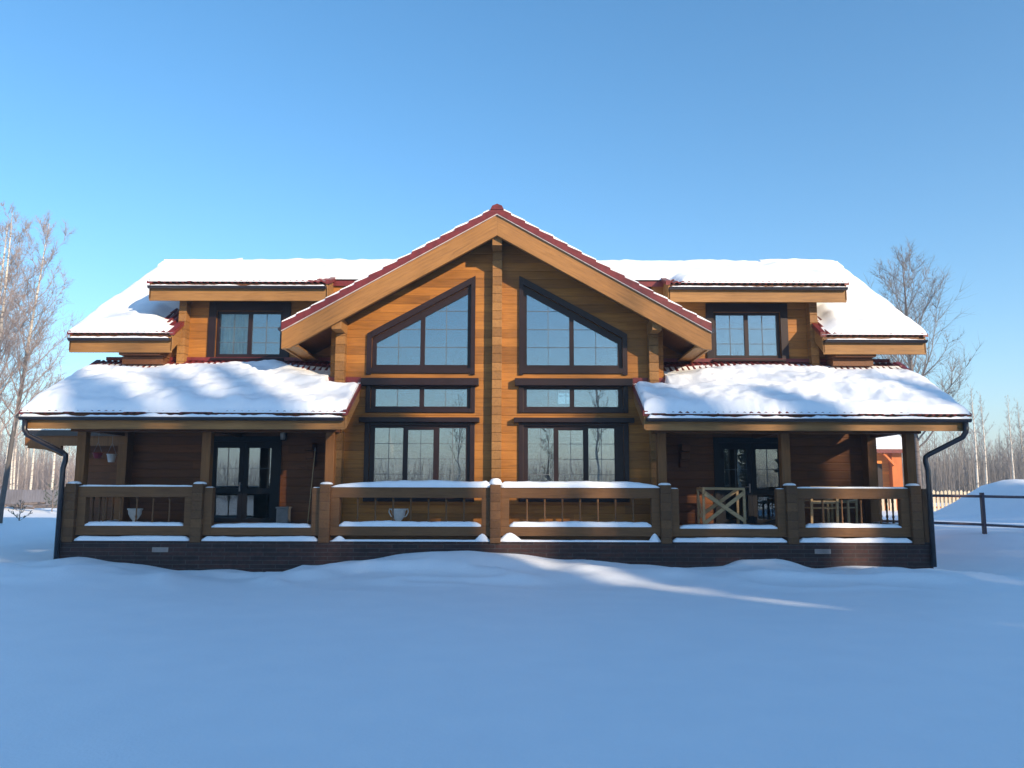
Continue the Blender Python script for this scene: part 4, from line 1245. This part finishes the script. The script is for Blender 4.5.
# ------------------------------------------------------------------ trees
def bare_tree_mesh(seed, Ht, r0, lean=(0, 0), first=0.22, limb_n=26, limb_len=0.32, up=0.9, twig_n=9, sub_n=6, twig_r=0.006, curve=0.05, droop=0.0):
    rn = random.Random(seed)
    tk = MB(); cr = MB()
    # trunk
    pts = []; S = 14
    wx, wy = rn.uniform(-1, 1), rn.uniform(-1, 1)
    for i in range(S+1):
        t = i/S
        pts.append(Vector((lean[0]*t*Ht + wx*curve*math.sin(t*3.1)*Ht*0.25 + curve*0.3*rn.uniform(-1, 1), lean[1]*t*Ht + wy*curve*math.sin(t*2.6)*Ht*0.25, t*Ht)))
    rad = lambda t: r0*((1-t)**0.85)*1.0 + 0.008
    for i in range(S):
        tk.tube(pts[i], pts[i+1], rad(i/S)*(1.25 if i == 0 else 1), rad((i+1)/S), n=8, cap=(i == 0 or i == S-1))
    def at(t):
        q = t*S; i = min(S-1, int(q)); return pts[i].lerp(pts[i+1], q-i)
    def seg(p, d, L, r, n, lev):
        # a wandering branch; returns list of (pos, dir, t)
        out = []; st = L/n
        for i in range(n):
            d = (d + Vector((rn.gauss(0, .10), rn.gauss(0, .10), rn.gauss(0, .06)+ (0.10 if lev < 2 else -droop))) ).normalized()
            q = p + d*st
            ra = r*(1-i/n*0.85); rb = r*(1-(i+1)/n*0.85)
            cr.tube(p, q, ra, rb, n=(5 if lev == 0 else 3), cap=False)
            p = q; out.append((p.copy(), d.copy(), (i+1)/n))
        return out
    for k in range(limb_n):
        t = first + (0.97-first)*((k+rn.random())/limb_n)
        az = k*2.4 + rn.uniform(-.5, .5)
        upk = up*rn.uniform(0.75, 1.25)
        d = Vector((math.cos(az), math.sin(az), upk)).normalized()
        shape = (1-t)**0.75*1.0 + 0.10
        if t < first+0.12: shape *= 0.8
        L = Ht*limb_len*shape*rn.uniform(0.75, 1.2)
        rr = max(0.008, rad(t)*0.42)
        br = seg(at(t), d, L, rr, 7, 0)
        nt = max(3, int(twig_n*(0.4+L/(Ht*limb_len))))
        for j in range(nt):
            p, dd, q = br[rn.randrange(1, len(br))] if j else br[-1]
            side = Vector((rn.gauss(0, 1), rn.gauss(0, 1), rn.gauss(0.25, 0.7))).normalized()
            d2 = (dd*1.1 + side*0.85).normalized()
            L2 = L*rn.uniform(0.22, 0.5)*(1.15-0.5*q)
            b2 = seg(p, d2, L2, max(twig_r*1.4, rr*0.28), 4, 1)
            for m_ in range(sub_n):
                p3, d3, q3 = b2[rn.randrange(0, len(b2))]
                side = Vector((rn.gauss(0, 1), rn.gauss(0, 1), rn.gauss(0.2, 0.7))).normalized()
                seg(p3, (d3+side*0.8).normalized(), L2*rn.uniform(0.3, 0.7), twig_r, 2, 2)
    return tk, cr

def make_tree(name, loc, label, cat, group, tkmat, crmat, meshes=None, **kw):
    tk, cr = bare_tree_mesh(**kw)
    r = empty(name, (0, 0, 0), label, cat, group)
    a = tk.build('trunk', M[tkmat], r, smooth=True)
    b = cr.build('crown', M[crmat], r)
    r.location = loc
    return r

def place(src, loc, rz, s, label, group=None):
    c = copy_tree(src); c.location = loc; c.rotation_euler = (0, 0, rz); c.scale = (s, s, s*1.0)
    c['label'] = label
    if group: c['group'] = group
    return c

# two birches at the left edge of the view
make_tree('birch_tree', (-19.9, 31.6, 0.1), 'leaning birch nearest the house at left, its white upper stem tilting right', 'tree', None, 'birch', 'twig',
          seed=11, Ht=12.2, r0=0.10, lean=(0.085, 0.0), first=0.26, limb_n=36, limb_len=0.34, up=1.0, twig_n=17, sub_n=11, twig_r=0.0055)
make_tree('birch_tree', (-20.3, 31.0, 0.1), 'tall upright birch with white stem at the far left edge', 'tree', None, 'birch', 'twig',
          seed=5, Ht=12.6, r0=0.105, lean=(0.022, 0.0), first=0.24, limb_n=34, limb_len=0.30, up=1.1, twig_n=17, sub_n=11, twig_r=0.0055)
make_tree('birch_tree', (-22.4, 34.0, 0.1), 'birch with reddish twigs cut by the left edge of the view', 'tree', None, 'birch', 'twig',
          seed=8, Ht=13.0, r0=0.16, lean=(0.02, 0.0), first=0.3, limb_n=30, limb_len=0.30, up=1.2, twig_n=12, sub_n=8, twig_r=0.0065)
# bare tree behind the right end of the roof
make_tree('bare_tree', (16.3, 32.5, 0.2), 'bare broad deciduous tree rising behind the right end of the roof', 'tree', None, 'greybark', 'twig2',
          seed=23, Ht=11.2, r0=0.13, lean=(-0.005, 0.0), first=0.26, limb_n=40, limb_len=0.40, up=1.05, twig_n=15, sub_n=10, twig_r=0.0055)

# background forest: four meshes, many individuals
proto = []
kinds = [dict(seed=31, Ht=12.0, r0=0.12, first=0.42, limb_n=20, limb_len=0.20, up=1.3, twig_n=7, sub_n=4, twig_r=0.011),
         dict(seed=32, Ht=10.5, r0=0.11, first=0.40, limb_n=20, limb_len=0.24, up=1.1, twig_n=8, sub_n=4, twig_r=0.011),
         dict(seed=33, Ht=13.0, r0=0.12, first=0.5, limb_n=18, limb_len=0.18, up=1.3, twig_n=8, sub_n=4, twig_r=0.011),
         dict(seed=34, Ht=8.0, r0=0.09, first=0.2, limb_n=22, limb_len=0.30, up=1.2, twig_n=8, sub_n=4, twig_r=0.012)]
rnd = random.Random(77)
spotsL = []; spotsR = []
for k in range(46):
    y = rnd.uniform(68, 100); x = -y*rnd.uniform(0.50, 0.74)
    spotsL.append((x, y, rnd.choice((0, 1, 2, 2, 0))))
for k in range(64):
    y = rnd.uniform(62, 105); x = y*rnd.uniform(0.42, 0.74)
    spotsR.append((x, y, rnd.choice((3, 3, 1, 1, 0, 3))))
GL, GR = 'birches of the far forest left of the house', 'bare trees of the far forest right of the house'
LL, LR = 'slender sunlit birch in the far forest behind the left fence', 'grey leafless tree in the far forest behind the picket fence'
protos = {}
for side, spots, gname, lab in (('L', spotsL, GL, LL), ('R', spotsR, GR, LR)):
    for (x, y, k) in spots:
        key = (k,)
        if key not in protos:
            r = make_tree('forest_tree', (x, y, 0.0), lab, 'tree', gname, 'birch_w' if k != 3 else 'greybark', 'twig2' if k in (1, 3) else 'twig', **kinds[k])
            protos[key] = r
            r.scale = (1, 1, 0.8)
        else:
            s = rnd.uniform(0.75, 1.05)*(0.92 if side == 'L' else 0.85)
            c = place(protos[key], (x, y, 0.0), rnd.uniform(0, 6.3), s, lab, gname)
            c['category'] = 'tree'
place(protos[(0,)], (35.6, 62.0, 0), 1.0, 0.82, 'tallest white stemmed birch right of the downpipe in the far forest')
place(protos[(2,)], (38.8, 62.5, 0), 2.0, 0.70, 'thin white stemmed birch above the snow bank at the right edge')

# undergrowth of the far woods: an uncountable mass of upright stems
def thicket(name, x0, x1, y0, y1, n, hmin, hmax, seed, label, mat='twig2', hf=None):
    rn = random.Random(seed); mb = MB()
    for k in range(n):
        x = rn.uniform(x0, x1); y = rn.uniform(y0, y1)
        h = rn.uniform(hmin, hmax)
        if hf: h *= hf(x, y)
        p = Vector((x, y, -0.2)); d = Vector((rn.gauss(0, .06), rn.gauss(0, .06), 1)).normalized()
        q = p+d*h
        mb.tube(p, q, rn.uniform(0.018, 0.035), 0.008, n=3, cap=False)
        for j in range(9):
            t = rn.uniform(0.15, 0.95); a = rn.uniform(0, 6.28)
            b = p.lerp(q, t); L = h*rn.uniform(0.12, 0.34)*(1.1-t)
            e = b+Vector((math.cos(a)*0.7, math.sin(a)*0.7, 0.9))*L
            mb.tube(b, e, 0.014, 0.007, n=3, cap=False)
    return tag(mb.build(name, M[mat], loc=((x0+x1)/2, (y0+y1)/2, 0)), label, 'woodland', kind='stuff')
wav = lambda x, y: 0.8+0.35*mnoise.noise((x*0.12, y*0.05, 2))
thicket('woodland_right', 26, 95, 72, 112, 13000, 3.5, 9.5, 3, 'dense grey leafless undergrowth of the woodland behind the picket fence', hf=wav)
thicket('woodland_left', -90, -28, 76, 112, 8000, 3.0, 8.5, 4, 'leafless undergrowth of the sunlit wood at far left', mat='twig', hf=wav)
thicket('woodland_beyond', -300, 300, 170, 230, 6000, 4, 8, 6, 'distant band of bare woodland on the horizon', hf=wav)

# spruces
def spruce_meshes(seed, Ht, R0, dens=1.0, clump=1.0):
    rn = random.Random(seed); tk = MB(); cr = MB()
    for i in range(6):
        tk.tube((0, 0, Ht*i/6), (0, 0, Ht*(i+1)/6), 0.016*Ht*(1-i/6)+0.01, 0.016*Ht*(1-(i+1)/6)+0.01, n=8, cap=False)
    z = 0.05*Ht
    while z < Ht*0.985:
        t = z/Ht
        rr = R0*(1-t)**0.85*rn.uniform(0.8, 1.15)+0.12
        nb_ = max(4, int((7+7*(1-t))*dens))
        a0 = rn.uniform(0, 6.28)
        for k in range(nb_):
            a = a0+2*math.pi*k/nb_+rn.uniform(-.25, .25); L = rr*rn.uniform(0.75, 1.15)
            base = Vector((0, 0, z)); dr = Vector((math.cos(a), math.sin(a), -0.28+0.5*t))
            sd = Vector((-math.sin(a), math.cos(a), 0))
            nn = max(2, int(L/0.45))
            for j in range(nn):
                u0 = j/nn; u1 = (j+1.25)/nn
                w_ = 0.20*clump*(0.5+L*0.28)*(1-u0*0.6)
                p0 = base+dr*L*u0; p1 = base+dr*L*min(1.05, u1); pm = (p0+p1)/2
                h_ = 0.18*clump*(1+rn.random())
                q = [p0, pm+sd*w_*rn.uniform(.7, 1.3)-Vector((0, 0, h_)), p1, pm-sd*w_*rn.uniform(.7, 1.3)-Vector((0, 0, h_)), pm+Vector((0, 0, 0.05))]
                cr.add(q, [(0, 1, 4), (1, 2, 4), (2, 3, 4), (3, 0, 4), (0, 3, 2, 1)])
        z += 0.30*clump*(0.7+0.6*(1-t))*max(0.6, Ht/16)
    return tk, cr
def make_spruce(name, loc, label, group, **kw):
    tk, cr = spruce_meshes(**kw)
    r = empty(name, (0, 0, 0), label, 'tree', group)
    tk.build('trunk', M['greybark'], r, smooth=True); cr.build('crown', M['needle'], r)
    r.location = loc
    return r
make_tree('young_spruce', (-20.9, 34.6, 0.12), 'tiny dark spruce sapling poking out of the snow beside the birches', 'tree', None, 'greybark', 'needle',
          seed=51, Ht=1.0, r0=0.02, first=0.08, limb_n=16, limb_len=0.5, up=0.25, twig_n=5, sub_n=2, twig_r=0.010)
make_tree('young_spruce', (-24.3, 43.0, 0.4), 'small dark sapling in front of the log pile left of the porch corner', 'tree', None, 'greybark', 'needle',
          seed=52, Ht=1.6, r0=0.02, first=0.08, limb_n=16, limb_len=0.4, up=0.3, twig_n=5, sub_n=2, twig_r=0.012)
# the row of tall spruces behind the photographer that shades the yard
dirx, diry = math.sin(R(SUN_AZ)), math.cos(R(SUN_AZ))          # towards the sun
D0 = 50.0
C0 = Vector((0 + dirx*D0, 17 + diry*D0, 0)); T0 = Vector((-diry, dirx, 0))
GB = 'tall spruces in the belt behind the photographer'
LB = 'tall dark spruce of the shading belt behind the photographer'
sp = []
for i, (sd, r0) in enumerate(((41, 2.6), (42, 2.3), (43, 2.8))):
    r = make_spruce('spruce_tree', (0, 0, 0), LB, GB, seed=sd, Ht=20.0, R0=r0, dens=1.3, clump=1.5)
    sp.append(r)
rnd = random.Random(9)
slots = []; used_sp = []
for row, (st_, sp_, off_) in enumerate(((-12.5, 1.75, 0), (-12.5, 2.0, 5), (-12.0, 1.5, -5))):
    s_ = st_
    while s_ < (29 if row < 2 else 24):
        slots.append((s_+rnd.uniform(-.4, .4), off_+rnd.uniform(-1.5, 1.5), row)); s_ += sp_
for i, (s_, dd, row) in enumerate(slots):
    zt = 3.9 + rnd.uniform(-1.6, 1.2) + (1.1 if s_ > 1.5 else 0)
    if row == 2: zt = 1.6 + rnd.uniform(-0.7, 0.7)
    if min(abs(s_+0.3), abs(s_-4.3)) < 0.85:       # two gaps cut in the belt so sun reaches drifts and railing
        if row < 2: continue
        zt = 1.5
    hh = 17.0 - 0.311*s_ + zt + (0, 1.7, -1.7)[row]
    if row < 2: hh = max(hh, 20.0)
    if 22 < s_: hh -= 1.2*(s_-22)
    p = C0 + T0*s_ + Vector((dirx, diry, 0))*dd
    src = sp[i % 3]
    if src not in used_sp: c = src; used_sp.append(src)
    else: c = copy_tree(src)
    c.location = (p.x, p.y, -0.2); c.rotation_euler = (0, 0, rnd.uniform(0, 6.28))
    k = hh/20.0; c.scale = (k, k, k)
# leafless crowns of the belt stand above the spruces and let part of the sun through
s_ = -8.0; i = 0
while s_ < 24:
    p = C0 + T0*(s_+rnd.uniform(-.6, .6)) + Vector((dirx, diry, 0))*(9+rnd.uniform(-2, 2))
    c = place(protos[((0, 1, 2)[i % 3],)], (p.x, p.y, -0.2), rnd.uniform(0, 6.3), 2.05*{0: 1.0, 1: 1.15, 2: 0.93}[i % 3]*rnd.uniform(0.92, 1.06)*(24.8-0.311*s_+(1.2 if s_ > 1 else 0))/24.6,
              'tall leafless tree above the spruce belt behind the photographer', 'tall leafless trees in the belt behind the photographer')
    s_ += 1.25; i += 1
# bare trees behind the photographer, mirrored in the windows
for i, (x, y, k, s) in enumerate(((5.2, -14, 0, 0.75), (7.6, -17, 1, 0.9), (-3.6, -20, 1, 0.75), (2.6, -24, 3, 0.8), (17, -24, 0, 1.0), (-14, -30, 3, 0.8), (-20, -34, 1, 0.7))):
    c = place(protos[(k,)], (x, y, 0), i*1.3, s, 'bare tree behind the photographer mirrored in the windows', 'bare trees mirrored in the windows')
for i, (x, y, s) in enumerate(((13, -27, 0.36), (14.6, -28, 0.40), (16, -30, 0.42), (17.6, -30, 0.40), (19.5, -31, 0.45), (11.6, -28, 0.33), (15.5, -33, 0.42))):  # spruces added out of view so the right door reflects something dark
    c = copy_tree(sp[i % 3]); c.location = (x, y, -0.2); c.scale = (s, s, s)
    c['label'] = 'short spruce added to darken the reflection in the right porch door'; c['group'] = 'short spruces added to darken the right door'
thicket('woodland_behind', -90, 60, -100, -82, 3000, 3, 7, 8, 'dark band of woodland far behind the photographer')

# ------------------------------------------------------------------ frosty air
hz, nt, p = newmat('frosty_air')
nt.nodes.remove(p)
vol = N(nt, 'ShaderNodeVolumePrincipled')
vol.inputs['Density'].default_value = 0.0021
vol.inputs['Color'].default_value = (0.86, 0.93, 1.0, 1)
vol.inputs['Anisotropy'].default_value = 0.2
nt.links.new(vol.outputs[0], nt.nodes['Material Output'].inputs['Volume'])
tag(MB().box(-950, 950, -950, 1450, -6, 30).build('haze', hz), 'thin frosty haze paling the far woods', 'haze', kind='stuff')
